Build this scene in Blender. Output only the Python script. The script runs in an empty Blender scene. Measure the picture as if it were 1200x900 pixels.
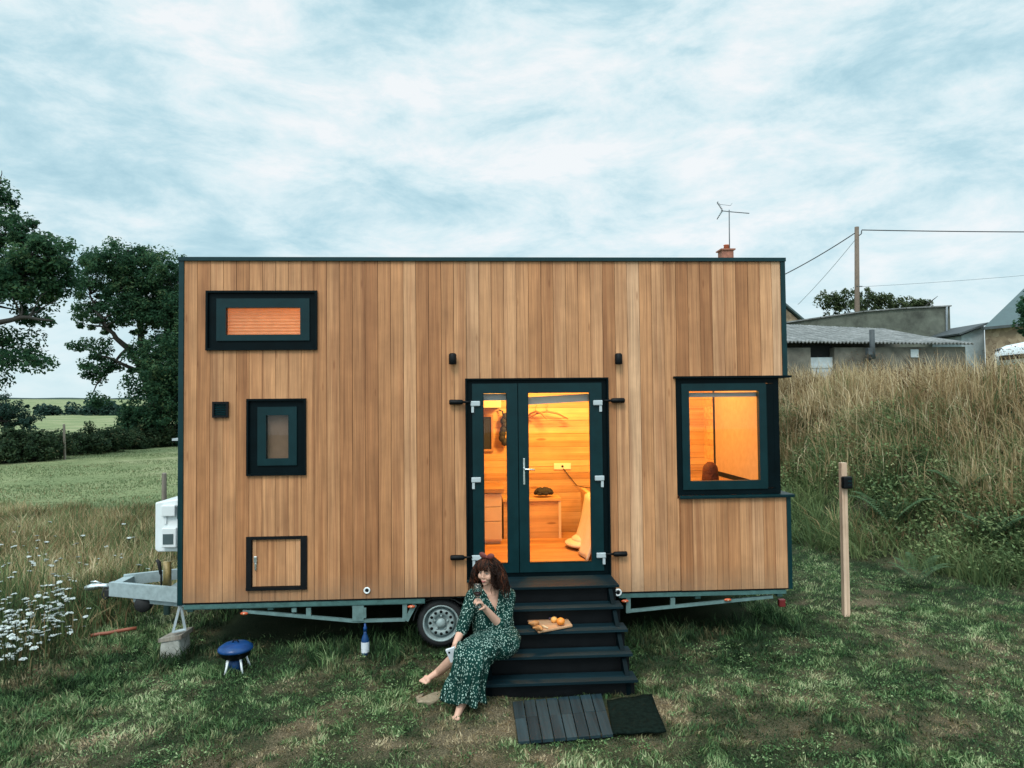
import bpy, bmesh, math, random
import numpy as np
from mathutils import Vector, Matrix
random.seed(7); RS = np.random.RandomState(11)
R = math.radians
scene = bpy.context.scene
COL = scene.collection

# ------------------------------------------------------------------ camera
CAM = np.array([-0.1728, -7.5294, 2.6319]); YAW, PIT, ROL, FPX = -0.0546, 0.0328, 0.0106, 800.0
def ray(px, py):
    a, b = px-600, py-450
    c, s = math.cos(ROL), math.sin(ROL); u, v = c*a-s*b, s*a+c*b
    X, Z2, Y2 = u/FPX, -v/FPX, 1.0
    c, s = math.cos(PIT), math.sin(PIT); Y, Z = c*Y2-s*Z2, s*Y2+c*Z2
    c, s = math.cos(YAW), math.sin(YAW)
    return np.array([c*X-s*Y, s*X+c*Y, Z])
def PY(px, py, y):
    r = ray(px, py); return Vector(CAM+r*(y-CAM[1])/r[1])
def PZ(px, py, z=0.0):
    r = ray(px, py); return Vector(CAM+r*(z-CAM[2])/r[2])
def proj(P):
    P = np.asarray(P, float)-CAM
    c, s = math.cos(YAW), math.sin(YAW); X = c*P[..., 0]+s*P[..., 1]; Y = -s*P[..., 0]+c*P[..., 1]; Z = P[..., 2]
    c, s = math.cos(PIT), math.sin(PIT); Y2 = c*Y+s*Z; Z2 = -s*Y+c*Z
    Y2 = np.where(Y2 < .1, .1, Y2)
    u, v = FPX*X/Y2, -FPX*Z2/Y2; c, s = math.cos(ROL), math.sin(ROL)
    return 600+c*u+s*v, 450-s*u+c*v
cd = bpy.data.cameras.new('camera'); cam = bpy.data.objects.new('camera', cd); COL.objects.link(cam)
f0 = Vector(ray(600, 450)); rt = Vector(ray(601, 450))-f0; up = Vector(ray(600, 449))-f0
rt.normalize(); up.normalize(); fw = f0.normalized()
M = Matrix((rt, up, -fw)).transposed().to_4x4(); M.translation = Vector(CAM); cam.matrix_world = M
cd.sensor_width = 36; cd.lens = FPX/1200*36; cd.clip_end = 4000; cd.clip_start = 0.05
scene.camera = cam

# ------------------------------------------------------------------ noise helpers
_perm = RS.rand(256, 256)
def vnoise(x, y, sc):
    x = np.asarray(x, float)*sc+37.3; y = np.asarray(y, float)*sc+91.7
    xi = np.floor(x).astype(int); yi = np.floor(y).astype(int); fx, fy = x-xi, y-yi
    fx = fx*fx*(3-2*fx); fy = fy*fy*(3-2*fy)
    g = lambda a, b: _perm[a % 256, b % 256]
    return (g(xi, yi)*(1-fx)+g(xi+1, yi)*fx)*(1-fy)+(g(xi, yi+1)*(1-fx)+g(xi+1, yi+1)*fx)*fy
def fbm(x, y, sc, o=4):
    r = 0; a = .5; t = 0
    for i in range(o):
        r = r+a*vnoise(x, y, sc*2**i); t += a; a *= .5
    return r/t
def sstep(a, b, x):
    t = np.clip((x-a)/(b-a), 0, 1); return t*t*(3-2*t)

# ------------------------------------------------------------------ materials
MATS = {}
class NT:
    def __init__(s, name):
        s.m = bpy.data.materials.new(name); s.m.use_nodes = True; s.t = s.m.node_tree; s.t.nodes.clear()
        s.out = s.t.nodes.new('ShaderNodeOutputMaterial'); MATS[name] = s.m
    def n(s, typ, **kw):
        nd = s.t.nodes.new('ShaderNode'+typ)
        for k, v in kw.items():
            if k.startswith('i_'):
                key = k[2:]; key = int(key) if key.isdigit() else key.replace('_', ' ')
                nd.inputs[key].default_value = v
            else: setattr(nd, k, v)
        return nd
    def l(s, a, ai, b, bi): s.t.links.new(a.outputs[ai], b.inputs[bi])
    def ramp(s, stops):
        r = s.n('ValToRGB'); e = r.color_ramp.elements
        while len(e) > 1: e.remove(e[-1])
        e[0].position = stops[0][0]; e[0].color = (*stops[0][1], 1)
        for p, c in stops[1:]:
            q = e.new(p); q.color = (*c, 1)
        return r
    def mix(s, blend='MIX', fac=None):
        m = s.n('Mix', data_type='RGBA', blend_type=blend)
        if fac is not None: m.inputs[0].default_value = fac
        return m
def plain(name, col, rough=.5, metal=0, var=.15, scale=6, bump=0, bscale=80, spec=.5):
    t = NT(name); b = t.n('BsdfPrincipled', i_Roughness=rough, i_Metallic=metal); b.inputs['Specular IOR Level'].default_value = spec
    co = t.n('TexCoord'); nz = t.n('TexNoise', i_Scale=scale, i_Detail=6.0, i_Roughness=.65)
    t.l(co, 'Object', nz, 'Vector')
    lo = [c*(1-var) for c in col]; hi = [min(1, c*(1+var)) for c in col]
    r = t.ramp([(.3, lo), (.7, hi)]); t.l(nz, 'Fac', r, 'Fac'); t.l(r, 'Color', b, 'Base Color')
    rr = t.n('MapRange', i_3=max(.05, rough-.1), i_4=min(1, rough+.12)); t.l(nz, 'Fac', rr, 0); t.l(rr, 0, b, 'Roughness')
    if bump:
        n2 = t.n('TexNoise', i_Scale=bscale, i_Detail=4.0); t.l(co, 'Object', n2, 'Vector')
        bp = t.n('Bump', i_Strength=bump, i_Distance=.01); t.l(n2, 'Fac', bp, 'Height'); t.l(bp, 'Normal', b, 'Normal')
    t.l(b, 0, t.out, 0); return t.m
def wood(name, stops, axis=2, fine=70, rough=.6, contrast=.45, knots=False, neutral=False):
    """plank wood: per-plank attribute rnd picks the board's tone, stretched noise draws the grain"""
    t = NT(name); b = t.n('BsdfPrincipled', i_Roughness=rough); b.inputs['Specular IOR Level'].default_value = .1 if neutral else .3
    at = t.n('Attribute', attribute_name='rnd'); co = t.n('TexCoord')
    mp = t.n('Mapping'); s = [1.0, 1.0, 1.0]; s[axis] = .022; mp.inputs['Scale'].default_value = s
    off = t.n('VectorMath', operation='SCALE'); off.inputs[0].default_value = (31, 17, 23); t.l(at, 'Fac', off, 'Scale')
    t.l(co, 'Object', mp, 'Vector'); add = t.n('VectorMath', operation='ADD'); t.l(mp, 0, add, 0); t.l(off, 0, add, 1)
    n1 = t.n('TexNoise', i_Scale=fine, i_Detail=5.0, i_Roughness=.6, i_Distortion=.4); t.l(add, 0, n1, 'Vector')
    n2 = t.n('TexNoise', i_Scale=fine*.22, i_Detail=3.0, i_Roughness=.5, i_Distortion=.8); t.l(add, 0, n2, 'Vector')
    tone = t.ramp(stops); t.l(at, 'Fac', tone, 'Fac')
    g1 = t.ramp([(.25, (1-contrast,)*3), (.75, (1+contrast*.4,)*3)]); t.l(n1, 'Fac', g1, 'Fac')
    g2 = t.ramp([(.3, (1-contrast*.9,)*3 if neutral else (1-contrast*.8, 1-contrast*1.0, 1-contrast*1.1)), (.55, (1, 1, 1)), (.8, (1.1,)*3 if neutral else (1.12, 1.1, 1.06))]); t.l(n2, 'Fac', g2, 'Fac')
    m1 = t.mix('MULTIPLY', 1); t.l(tone, 'Color', m1, 6); t.l(g1, 'Color', m1, 7)
    m2 = t.mix('MULTIPLY', 1); t.l(m1, 2, m2, 6); t.l(g2, 'Color', m2, 7)
    # soft weather blotches along the board
    n3 = t.n('TexNoise', i_Scale=1.6, i_Detail=4.0, i_Roughness=.6); ad3 = t.n('VectorMath', operation='ADD'); t.l(co, 'Object', ad3, 0); t.l(off, 0, ad3, 1); t.l(ad3, 0, n3, 'Vector')
    g3 = t.ramp([(.3, (.80, .78, .76)), (.7, (1.16, 1.15, 1.14))]); t.l(n3, 'Fac', g3, 'Fac')
    m3 = t.mix('MULTIPLY', 1); t.l(m2, 2, m3, 6); t.l(g3, 'Color', m3, 7)
    last = m3
    if name == 'cedar':
        vo = t.n('TexVoronoi', feature='F1', i_Scale=1.0); mk = t.n('Mapping'); mk.inputs['Scale'].default_value = (7, 7, 1.5); ad = t.n('VectorMath', operation='ADD'); t.l(co, 'Object', mk, 'Vector'); t.l(mk, 0, ad, 0); t.l(off, 0, ad, 1); t.l(ad, 0, vo, 'Vector')
        kr = t.ramp([(0.0, (.45, .36, .30)), (.05, (.60, .50, .43)), (.10, (1, 1, 1))]); t.l(vo, 'Distance', kr, 'Fac'); m5 = t.mix('MULTIPLY', .6); t.l(m3, 2, m5, 6); t.l(kr, 'Color', m5, 7)
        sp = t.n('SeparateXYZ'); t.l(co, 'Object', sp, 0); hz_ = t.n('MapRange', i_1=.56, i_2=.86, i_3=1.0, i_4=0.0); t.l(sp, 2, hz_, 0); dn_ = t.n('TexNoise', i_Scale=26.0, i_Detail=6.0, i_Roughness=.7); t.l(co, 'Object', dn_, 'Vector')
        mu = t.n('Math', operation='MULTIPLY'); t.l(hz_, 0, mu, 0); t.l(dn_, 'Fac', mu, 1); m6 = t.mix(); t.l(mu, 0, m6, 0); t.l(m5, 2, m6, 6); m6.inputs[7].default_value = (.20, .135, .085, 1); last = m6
    if knots:
        vo = t.n('TexVoronoi', feature='F1', i_Scale=1.0); mk = t.n('Mapping'); ks = [5.5, 5.5, 5.5]; ks[axis] = 1.3; mk.inputs['Scale'].default_value = ks
        ad = t.n('VectorMath', operation='ADD'); t.l(co, 'Object', mk, 'Vector'); t.l(mk, 0, ad, 0); t.l(off, 0, ad, 1); t.l(ad, 0, vo, 'Vector')
        kr = t.ramp([(0.0, (.35, .26, .2)), (.07, (.45, .35, .28)), (.12, (1, 1, 1))]); t.l(vo, 'Distance', kr, 'Fac')
        m4 = t.mix('MULTIPLY', .8); t.l(m3, 2, m4, 6); t.l(kr, 'Color', m4, 7); last = m4
    t.l(last, 2, b, 'Base Color')
    bp = t.n('Bump', i_Strength=.25, i_Distance=.004); t.l(n1, 'Fac', bp, 'Height'); t.l(bp, 'Normal', b, 'Normal')
    t.l(b, 0, t.out, 0); return t.m
def leafy(name, greens, dry=None, trans=.3, rough=.6):
    """foliage: attribute rnd picks the green, attribute dry fades to straw"""
    t = NT(name); at = t.n('Attribute', attribute_name='rnd'); r = t.ramp(greens); t.l(at, 'Fac', r, 'Fac'); src = (r, 'Color')
    if dry:
        ad = t.n('Attribute', attribute_name='dry'); r2 = t.ramp(dry); t.l(at, 'Fac', r2, 'Fac')
        m = t.mix(); t.l(ad, 'Fac', m, 0); t.l(r, 'Color', m, 6); t.l(r2, 'Color', m, 7); src = (m, 2)
    b = t.n('BsdfPrincipled', i_Roughness=rough); b.inputs['Specular IOR Level'].default_value = .12
    t.l(src[0], src[1], b, 'Base Color'); tr = t.n('BsdfTranslucent'); t.l(src[0], src[1], tr, 'Color')
    mx = t.n('MixShader', i_0=trans); t.l(b, 0, mx, 1); t.l(tr, 0, mx, 2); t.l(mx, 0, t.out, 0); return t.m
def glass(name, tint=(.95, .97, .97), refl=.9):
    t = NT(name); fr = t.n('Fresnel', i_IOR=1.5); tr = t.n('BsdfTransparent', i_Color=(*tint, 1)); gl = t.n('BsdfGlossy', i_Roughness=.02)
    mu = t.n('Math', operation='MULTIPLY'); mu.inputs[1].default_value = refl; t.l(fr, 0, mu, 0)
    mx = t.n('MixShader'); t.l(mu, 0, mx, 0); t.l(tr, 0, mx, 1); t.l(gl, 0, mx, 2); t.l(mx, 0, t.out, 0); return t.m
def cloth(name, col, trans=.4, var=.08, scale=12):
    t = NT(name); co = t.n('TexCoord'); nz = t.n('TexNoise', i_Scale=scale, i_Detail=4.0); t.l(co, 'Object', nz, 'Vector')
    r = t.ramp([(.3, [c*(1-var) for c in col]), (.7, [min(1, c*(1+var)) for c in col])]); t.l(nz, 'Fac', r, 'Fac')
    b = t.n('BsdfPrincipled', i_Roughness=.85); t.l(r, 'Color', b, 'Base Color'); tr = t.n('BsdfTranslucent'); t.l(r, 'Color', tr, 'Color')
    mx = t.n('MixShader', i_0=trans); t.l(b, 0, mx, 1); t.l(tr, 0, mx, 2); t.l(mx, 0, t.out, 0); return t.m
def emit(name, col, st):
    t = NT(name); e = t.n('Emission', i_Color=(*col, 1), i_Strength=st); t.l(e, 0, t.out, 0); return t.m

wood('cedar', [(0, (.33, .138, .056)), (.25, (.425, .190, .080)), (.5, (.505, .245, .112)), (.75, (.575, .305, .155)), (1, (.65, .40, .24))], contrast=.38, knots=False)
wood('pine', [(0, (.52, .30, .12)), (.5, (.60, .37, .16)), (1, (.68, .44, .21))], axis=0, fine=40, contrast=.3, knots=True)
wood('floor_oak', [(0, (.42, .20, .07)), (1, (.52, .27, .10))], axis=0, fine=40, contrast=.3)
wood('post_wood', [(0, (.66, .47, .34)), (1, (.72, .54, .40))], axis=2, fine=60, contrast=.3)
wood('board_wood', [(0, (.46, .26, .14)), (1, (.52, .30, .17))], axis=0, fine=60, contrast=.3)
wood('grey_wood', [(0, (.20, .18, .15)), (1, (.30, .27, .23))], axis=2, fine=60, contrast=.5)
wood('dark_deck', [(0, (.005, .017, .023)), (1, (.009, .027, .036))], axis=0, fine=50, rough=.5, contrast=.35, neutral=True)
wood('mat_deck', [(0, (.013, .030, .039)), (1, (.030, .055, .066))], axis=1, fine=50, rough=.6, contrast=.4, neutral=True)
plain('trim_dark', (.0010, .0050, .0066), .45, var=.3, spec=.07)
plain('trim_teal', (.0022, .0205, .0245), .35, var=.2, spec=.18)
plain('trim_edge', (.0030, .0245, .0285), .35, var=.2, spec=.2)
plain('black', (.004, .005, .006), .5, var=.3, spec=.15)
plain('underside', (.010, .012, .012), .8, var=.3)
plain('galv', (.15, .24, .235), .42, metal=.35, var=.22, scale=14)
plain('galv_light', (.30, .37, .385), .5, metal=.1, var=.18, scale=14)
plain('galv_dark', (.065, .145, .138), .45, metal=.3, var=.25, scale=14)
plain('rubber', (.012, .013, .014), .75, var=.3, bump=.3)
plain('white_plastic', (.70, .74, .75), .4, var=.05)
plain('hinge_white', (.40, .45, .47), .4, var=.08)
plain('chrome', (.62, .66, .66), .25, metal=.9, var=.1)
plain('steel_rim', (.28, .35, .35), .5, metal=.1, var=.25, scale=20, spec=.3)
plain('orange_lens', (.50, .085, .025), .35, var=.1)
plain('red_lens', (.22, .02, .02), .4, var=.1)
plain('blue_enamel', (.006, .042, .15), .3, var=.3, scale=12, spec=.3)
plain('blue_plastic', (.008, .045, .14), .45, var=.2, spec=.25)
plain('label_white', (.62, .66, .70), .5, var=.1)
plain('concrete', (.30, .30, .27), .85, var=.3, scale=9, bump=.5)
plain('yellow_steel', (.34, .25, .10), .45, var=.35, scale=20)
plain('black_mat', (.006, .011, .009), 1, var=.5, scale=30, bump=.8, bscale=150, spec=.02)
plain('hose_red', (.26, .075, .04), .5, var=.2)
plain('stone_flat', (.25, .20, .135), .9, var=.3, scale=12, bump=.5)
plain('bark', (.020, .018, .015), .9, var=.4, scale=9, bump=.8, bscale=40)
plain('mortar_wall', (.105, .10, .082), .9, var=.45, scale=2.2, bump=.7, bscale=8)
plain('ivy_wall', (.085, .092, .074), .95, var=.55, scale=1.4, bump=.6, bscale=9)
plain('brick_chimney', (.30, .12, .08), .85, var=.35, scale=6)
plain('chimney_pot', (.42, .11, .05), .7, var=.15)
plain('slate', (.055, .088, .092), .7, var=.16, scale=5)
plain('slate_dark', (.05, .06, .065), .7, var=.3, scale=5)
plain('zinc', (.30, .36, .38), .5, var=.2)
plain('door_pale', (.38, .43, .45), .7, var=.15, scale=4)
plain('dark_hole', (.006, .007, .007), .9, var=.3)
plain('pole_wood', (.13, .095, .07), .85, var=.3, scale=5)
plain('wire', (.03, .032, .035), .6, var=.1)
plain('wire_pale', (.20, .23, .25), .6, var=.1)
plain('antenna_metal', (.10, .11, .12), .5, metal=.3, var=.2)
plain('car_white', (.72, .76, .78), .25, var=.03)
plain('car_glass', (.012, .016, .02), .1, var=.1)
plain('skin', (.58, .34, .25), .5, var=.06, scale=30, spec=.3)
plain('lips', (.36, .10, .09), .45, var=.1)
plain('eye_white', (.34, .30, .28), .4, var=.05)
plain('eye_dark', (.02, .015, .012), .3, var=.1)
plain('hair', (.018, .009, .0065), .6, var=.5, scale=40, spec=.12)
plain('hair_red', (.085, .027, .014), .6, var=.5, scale=40, spec=.12)
plain('bow_red', (.12, .025, .022), .7, var=.3)
plain('nail', (.5, .25, .2), .3)
plain('wine', (.035, .004, .007), .15, var=.1)
plain('orange_peel', (.72, .22, .025), .45, var=.15, scale=40, bump=.3)
plain('apricot', (.74, .34, .08), .5, var=.15, scale=40)
plain('croissant', (.40, .17, .05), .6, var=.45, scale=40, bump=.5)
plain('bread_crumb', (.62, .45, .27), .8, var=.2, scale=60)
plain('grape', (.05, .03, .06), .35, var=.3)
plain('blanket', (.62, .50, .36), .9, var=.08, scale=14, bump=.4)
plain('bag_black', (.010, .010, .010), .7, var=.4)
plain('hanger_wood', (.30, .13, .04), .5, var=.2)
plain('cabinet_cream', (.66, .52, .36), .5, var=.05)
plain('worktop', (.36, .19, .08), .5, var=.2)
plain('socket_white', (.75, .68, .55), .4, var=.03)
plain('shirt', (.30, .24, .20), .85, var=.15)
cloth('blind_warm', (.68, .40, .22), .5)
cloth('blind_grey', (.28, .155, .10), .2)
cloth('blind_tan', (.50, .34, .22), .3)
plain('blind_rail', (.36, .36, .36), .6, var=.08)
glass('pane_glass', refl=.35); glass('wine_glass_clear', (.93, .96, .96), .6)
emit('lamp_glow', (1, .60, .24), 14)
leafy('lawn_grass', [(0, (.014, .032, .014)), (.35, (.050, .112, .040)), (.7, (.15, .24, .095)), (1, (.40, .46, .25))], [(0, (.16, .120, .062)), (.5, (.36, .285, .17)), (1, (.62, .51, .34))], trans=.15)
leafy('bank_grass', [(0, (.036, .066, .028)), (.4, (.105, .160, .064)), (.8, (.22, .27, .115)), (1, (.36, .37, .19))], [(0, (.095, .054, .028)), (.35, (.28, .180, .090)), (.7, (.52, .385, .22)), (1, (.80, .66, .45))])
leafy('dock_brown', [(0, (.055, .028, .018)), (.6, (.12, .062, .034)), (1, (.22, .13, .07))])
leafy('field_grass', [(0, (.085, .130, .058)), (.5, (.14, .19, .088)), (1, (.22, .26, .14))], [(0, (.16, .125, .06)), (.6, (.26, .20, .105)), (1, (.36, .29, .175))])
leafy('oak_leaf', [(0, (.010, .036, .021)), (.5, (.032, .086, .044)), (.85, (.072, .140, .064)), (1, (.14, .18, .08))], trans=.5)
leafy('hedge_leaf', [(0, (.012, .028, .016)), (.5, (.036, .066, .032)), (.85, (.070, .100, .048)), (1, (.17, .14, .07))], trans=.4)
leafy('bush_leaf', [(0, (.025, .040, .018)), (.5, (.050, .075, .032)), (1, (.10, .12, .055))])
leafy('far_leaf', [(0, (.010, .030, .026)), (.5, (.018, .046, .036)), (1, (.035, .065, .045))])
leafy('petal_white', [(0, (.40, .44, .42)), (1, (.70, .74, .72))], trans=.15)
leafy('fern_leaf', [(0, (.04, .075, .035)), (.5, (.065, .12, .055)), (1, (.10, .16, .075))])

def tint_uv():   # dress fabric: green with small white leaf prints
    t = NT('dress_print'); co = t.n('TexCoord')
    vo = t.n('TexVoronoi', feature='F1', i_Scale=72.0, i_Randomness=.95)
    mp = t.n('Mapping'); mp.inputs['Scale'].default_value = (1, 1, .62); mp.inputs['Rotation'].default_value = (.3, .2, .5)
    t.l(co, 'Object', mp, 'Vector'); nzv = t.n('TexNoise', i_Scale=14.0); t.l(mp, 0, nzv, 'Vector')
    ad = t.n('VectorMath', operation='MULTIPLY_ADD'); ad.inputs[1].default_value = (.03, .03, .03); t.l(nzv, 'Color', ad, 0); t.l(mp, 0, ad, 2)
    t.l(ad, 0, vo, 'Vector'); r = t.ramp([(0, (1, 1, 1)), (.25, (1, 1, 1)), (.36, (0, 0, 0))]); t.l(vo, 'Distance', r, 'Fac')
    nz = t.n('TexNoise', i_Scale=9.0, i_Detail=4.0); t.l(co, 'Object', nz, 'Vector')
    g = t.ramp([(.3, (.003, .019, .016)), (.7, (.007, .042, .034))]); t.l(nz, 'Fac', g, 'Fac')
    m = t.mix(); t.l(r, 'Color', m, 0); t.l(g, 'Color', m, 6); m.inputs[7].default_value = (.34, .47, .41, 1)
    b = t.n('BsdfPrincipled', i_Roughness=.85); b.inputs['Specular IOR Level'].default_value = .1; t.l(m, 2, b, 'Base Color')
    t.l(b, 0, t.out, 0)
tint_uv()
def ground_mat():
    t = NT('ground_soil'); co = t.n('TexCoord'); at = t.n('Attribute', attribute_name='dry'); fl = t.n('Attribute', attribute_name='field')
    n1 = t.n('TexNoise', i_Scale=3.0, i_Detail=10.0, i_Roughness=.7); n2 = t.n('TexNoise', i_Scale=85.0, i_Detail=7.0, i_Roughness=.8)
    n3 = t.n('TexNoise', i_Scale=.12, i_Detail=8.0, i_Roughness=.65)
    for n in (n1, n2, n3): t.l(co, 'Object', n, 'Vector')
    g = t.ramp([(.3, (.009, .018, .008)), (.5, (.022, .038, .017)), (.72, (.06, .066, .034))]); t.l(n2, 'Fac', g, 'Fac')
    d = t.ramp([(.36, (.035, .028, .016)), (.5, (.16, .120, .075)), (.64, (.42, .335, .23))]); t.l(n2, 'Fac', d, 'Fac')
    fg = t.ramp([(.30, (.13, .175, .085)), (.5, (.20, .23, .12)), (.72, (.33, .31, .20))]); t.l(n3, 'Fac', fg, 'Fac')
    fm = t.mix('MULTIPLY', 1); fr = t.ramp([(.3, (.72, .74, .7)), (.7, (1.18, 1.16, 1.1))]); t.l(n1, 'Fac', fr, 'Fac'); t.l(fg, 'Color', fm, 6); t.l(fr, 'Color', fm, 7)
    m = t.mix(); t.l(at, 'Fac', m, 0); t.l(g, 'Color', m, 6); t.l(d, 'Color', m, 7)
    m2 = t.mix(); t.l(fl, 'Fac', m2, 0); t.l(m, 2, m2, 6); t.l(fm, 2, m2, 7)
    b = t.n('BsdfPrincipled', i_Roughness=.95); b.inputs['Specular IOR Level'].default_value = .1; t.l(m2, 2, b, 'Base Color')
    bp = t.n('Bump', i_Strength=.8, i_Distance=.03); t.l(n2, 'Fac', bp, 'Height'); t.l(bp, 'Normal', b, 'Normal'); t.l(b, 0, t.out, 0)
ground_mat()
def corrugated_mat():
    t = NT('corrugated'); co = t.n('TexCoord'); n = t.n('TexNoise', i_Scale=2.2, i_Detail=8.0, i_Roughness=.75); t.l(co, 'Object', n, 'Vector')
    r = t.ramp([(.3, (.07, .075, .075)), (.5, (.15, .155, .15)), (.68, (.27, .27, .27)), (.8, (.12, .115, .09))]); t.l(n, 'Fac', r, 'Fac')
    b = t.n('BsdfPrincipled', i_Roughness=.85); t.l(r, 'Color', b, 'Base Color'); t.l(b, 0, t.out, 0)
corrugated_mat()
def stone_mat():
    t = NT('rubble_stone'); co = t.n('TexCoord'); v = t.n('TexVoronoi', feature='F1', i_Scale=4.5); n = t.n('TexNoise', i_Scale=1.5, i_Detail=8.0)
    t.l(co, 'Object', v, 'Vector'); t.l(co, 'Object', n, 'Vector')
    hs = t.n('SeparateColor'); t.l(v, 'Color', hs, 0); r = t.ramp([(0, (.16, .115, .075)), (.5, (.24, .18, .115)), (1, (.30, .235, .16))]); t.l(hs, 0, r, 'Fac')
    m = t.mix('MULTIPLY', .8); r2 = t.ramp([(.3, (.6, .6, .6)), (.7, (1.2, 1.2, 1.2))]); t.l(n, 'Fac', r2, 'Fac'); t.l(r, 'Color', m, 6); t.l(r2, 'Color', m, 7)
    b = t.n('BsdfPrincipled', i_Roughness=.9); t.l(m, 2, b, 'Base Color'); t.l(b, 0, t.out, 0)
stone_mat()

# ------------------------------------------------------------------ object helpers
def origin(o):
    v = Vector((0, 0, 0))
    while o is not None: v = v+o.location; o = o.parent
    return v
def tag(o, label=None, cat=None, group=None, kind=None):
    if label: o['label'] = label
    if cat: o['category'] = cat
    if group: o['group'] = group
    if kind: o['kind'] = kind
    return o
def thing(name, label, cat, loc=(0, 0, 0), group=None):
    o = bpy.data.objects.new(name, None); o.empty_display_size = .1; o.location = loc; COL.objects.link(o)
    return tag(o, label, cat, group)
def link(name, me, mat, parent=None, loc=None):
    o = bpy.data.objects.new(name, me); COL.objects.link(o)
    for m in (mat if isinstance(mat, (list, tuple)) else [mat]):
        me.materials.append(MATS[m])
    if parent: o.parent = parent
    if loc is not None: o.location = loc
    return o
class MB:
    """collects shapes in world coordinates, then links them as ONE mesh"""
    def __init__(s): s.v = []; s.f = []; s.r = []; s.sm = []; s.mi = []; s.rnd = None
    def add(s, vs, fs, smooth=False, mi=0):
        o = len(s.v); s.v += [tuple(v) for v in vs]; r = random.random() if s.rnd is None else s.rnd
        for f in fs: s.f.append(tuple(i+o for i in f)); s.r.append(r); s.sm.append(smooth); s.mi.append(mi)
        return s
    def box(s, x0, x1, y0, y1, z0, z1, bev=0, mi=0):
        if x1 < x0: x0, x1 = x1, x0
        if y1 < y0: y0, y1 = y1, y0
        if z1 < z0: z0, z1 = z1, z0
        if bev:
            bm = bmesh.new(); bmesh.ops.create_cube(bm, size=1)
            for v in bm.verts: v.co = Vector(((x0+x1)/2+v.co.x*(x1-x0), (y0+y1)/2+v.co.y*(y1-y0), (z0+z1)/2+v.co.z*(z1-z0)))
            bmesh.ops.bevel(bm, geom=bm.edges[:], offset=bev, segments=2, affect='EDGES', profile=.5)
            bm.verts.index_update(); s.add([v.co for v in bm.verts], [[v.index for v in f.verts] for f in bm.faces], False, mi); bm.free(); return s
        vs = [(x0, y0, z0), (x1, y0, z0), (x1, y1, z0), (x0, y1, z0), (x0, y0, z1), (x1, y0, z1), (x1, y1, z1), (x0, y1, z1)]
        return s.add(vs, [(0, 3, 2, 1), (4, 5, 6, 7), (0, 1, 5, 4), (1, 2, 6, 5), (2, 3, 7, 6), (3, 0, 4, 7)], False, mi)
    def ring(s, x0, x1, z0, z1, w, y0, y1, bev=0, wb=None):
        wb = wb or w
        s.box(x0, x1, y0, y1, z1-w, z1, bev); s.box(x0, x1, y0, y1, z0, z0+wb, bev)
        s.box(x0, x0+w, y0, y1, z0+wb, z1-w, bev); s.box(x1-w, x1, y0, y1, z0+wb, z1-w, bev); return s
    def tube(s, pts, r, n=8, caps=True, smooth=True, mi=0):
        pts = [Vector(p) for p in pts]; rs = r if isinstance(r, (list, tuple)) else [r]*len(pts)
        t0 = (pts[1]-pts[0]).normalized(); a = t0.orthogonal().normalized(); vs = []; k = len(pts)
        for i, p in enumerate(pts):
            t = (pts[min(i+1, k-1)]-pts[max(i-1, 0)]).normalized(); a = (a-t*a.dot(t))
            a = a.normalized() if a.length > 1e-6 else t.orthogonal().normalized(); b = t.cross(a)
            for j in range(n):
                q = 2*math.pi*j/n; vs.append(p+(a*math.cos(q)+b*math.sin(q))*rs[i])
        fs = [(i*n+j, i*n+(j+1) % n, (i+1)*n+(j+1) % n, (i+1)*n+j) for i in range(k-1) for j in range(n)]
        if caps: fs += [tuple(range(n))[::-1], tuple((k-1)*n+j for j in range(n))]
        return s.add(vs, fs, smooth, mi)
    def bar(s, p0, p1, w, h, upv=(0, 0, 1)):
        p0, p1 = Vector(p0), Vector(p1); t = (p1-p0).normalized(); u = Vector(upv); sd = t.cross(u).normalized(); u = sd.cross(t)
        vs = [p+sd*a*w/2+u*b*h/2 for p in (p0, p1) for a, b in ((-1, -1), (1, -1), (1, 1), (-1, 1))]
        return s.add(vs, [(0, 1, 2, 3)[::-1], (4, 5, 6, 7), (0, 1, 5, 4), (1, 2, 6, 5), (2, 3, 7, 6), (3, 0, 4, 7)])
    def lathe(s, prof, c, axis='z', n=24, smooth=True, mi=0, rot=None, cap=True):
        c = Vector(c); vs = []
        for (r, h) in prof:
            for j in range(n):
                q = 2*math.pi*j/n; x, y = r*math.cos(q), r*math.sin(q)
                p = Vector((x, y, h)) if axis == 'z' else Vector((x, h, y)) if axis == 'y' else Vector((h, x, y))
                if rot is not None: p = rot @ p
                vs.append(c+p)
        k = len(prof); fs = [(i*n+j, i*n+(j+1) % n, (i+1)*n+(j+1) % n, (i+1)*n+j) for i in range(k-1) for j in range(n)]
        if cap and prof[0][0] > 1e-4: fs.append(tuple(range(n))[::-1])
        if cap and prof[-1][0] > 1e-4: fs.append(tuple((k-1)*n+j for j in range(n)))
        return s.add(vs, fs, smooth, mi)
    def ball(s, c, r, seg=14, rings=9, rot=None, mi=0):
        c = Vector(c); r = Vector(r) if not isinstance(r, (int, float)) else Vector((r, r, r)); vs = []
        for i in range(rings+1):
            th = math.pi*i/rings
            for j in range(seg):
                q = 2*math.pi*j/seg; p = Vector((r.x*math.sin(th)*math.cos(q), r.y*math.sin(th)*math.sin(q), r.z*math.cos(th)))
                vs.append(c+(rot @ p if rot is not None else p))
        return s.add(vs, [(i*seg+j, (i+1)*seg+j, (i+1)*seg+(j+1) % seg, i*seg+(j+1) % seg) for i in range(rings) for j in range(seg)], True, mi)
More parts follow.
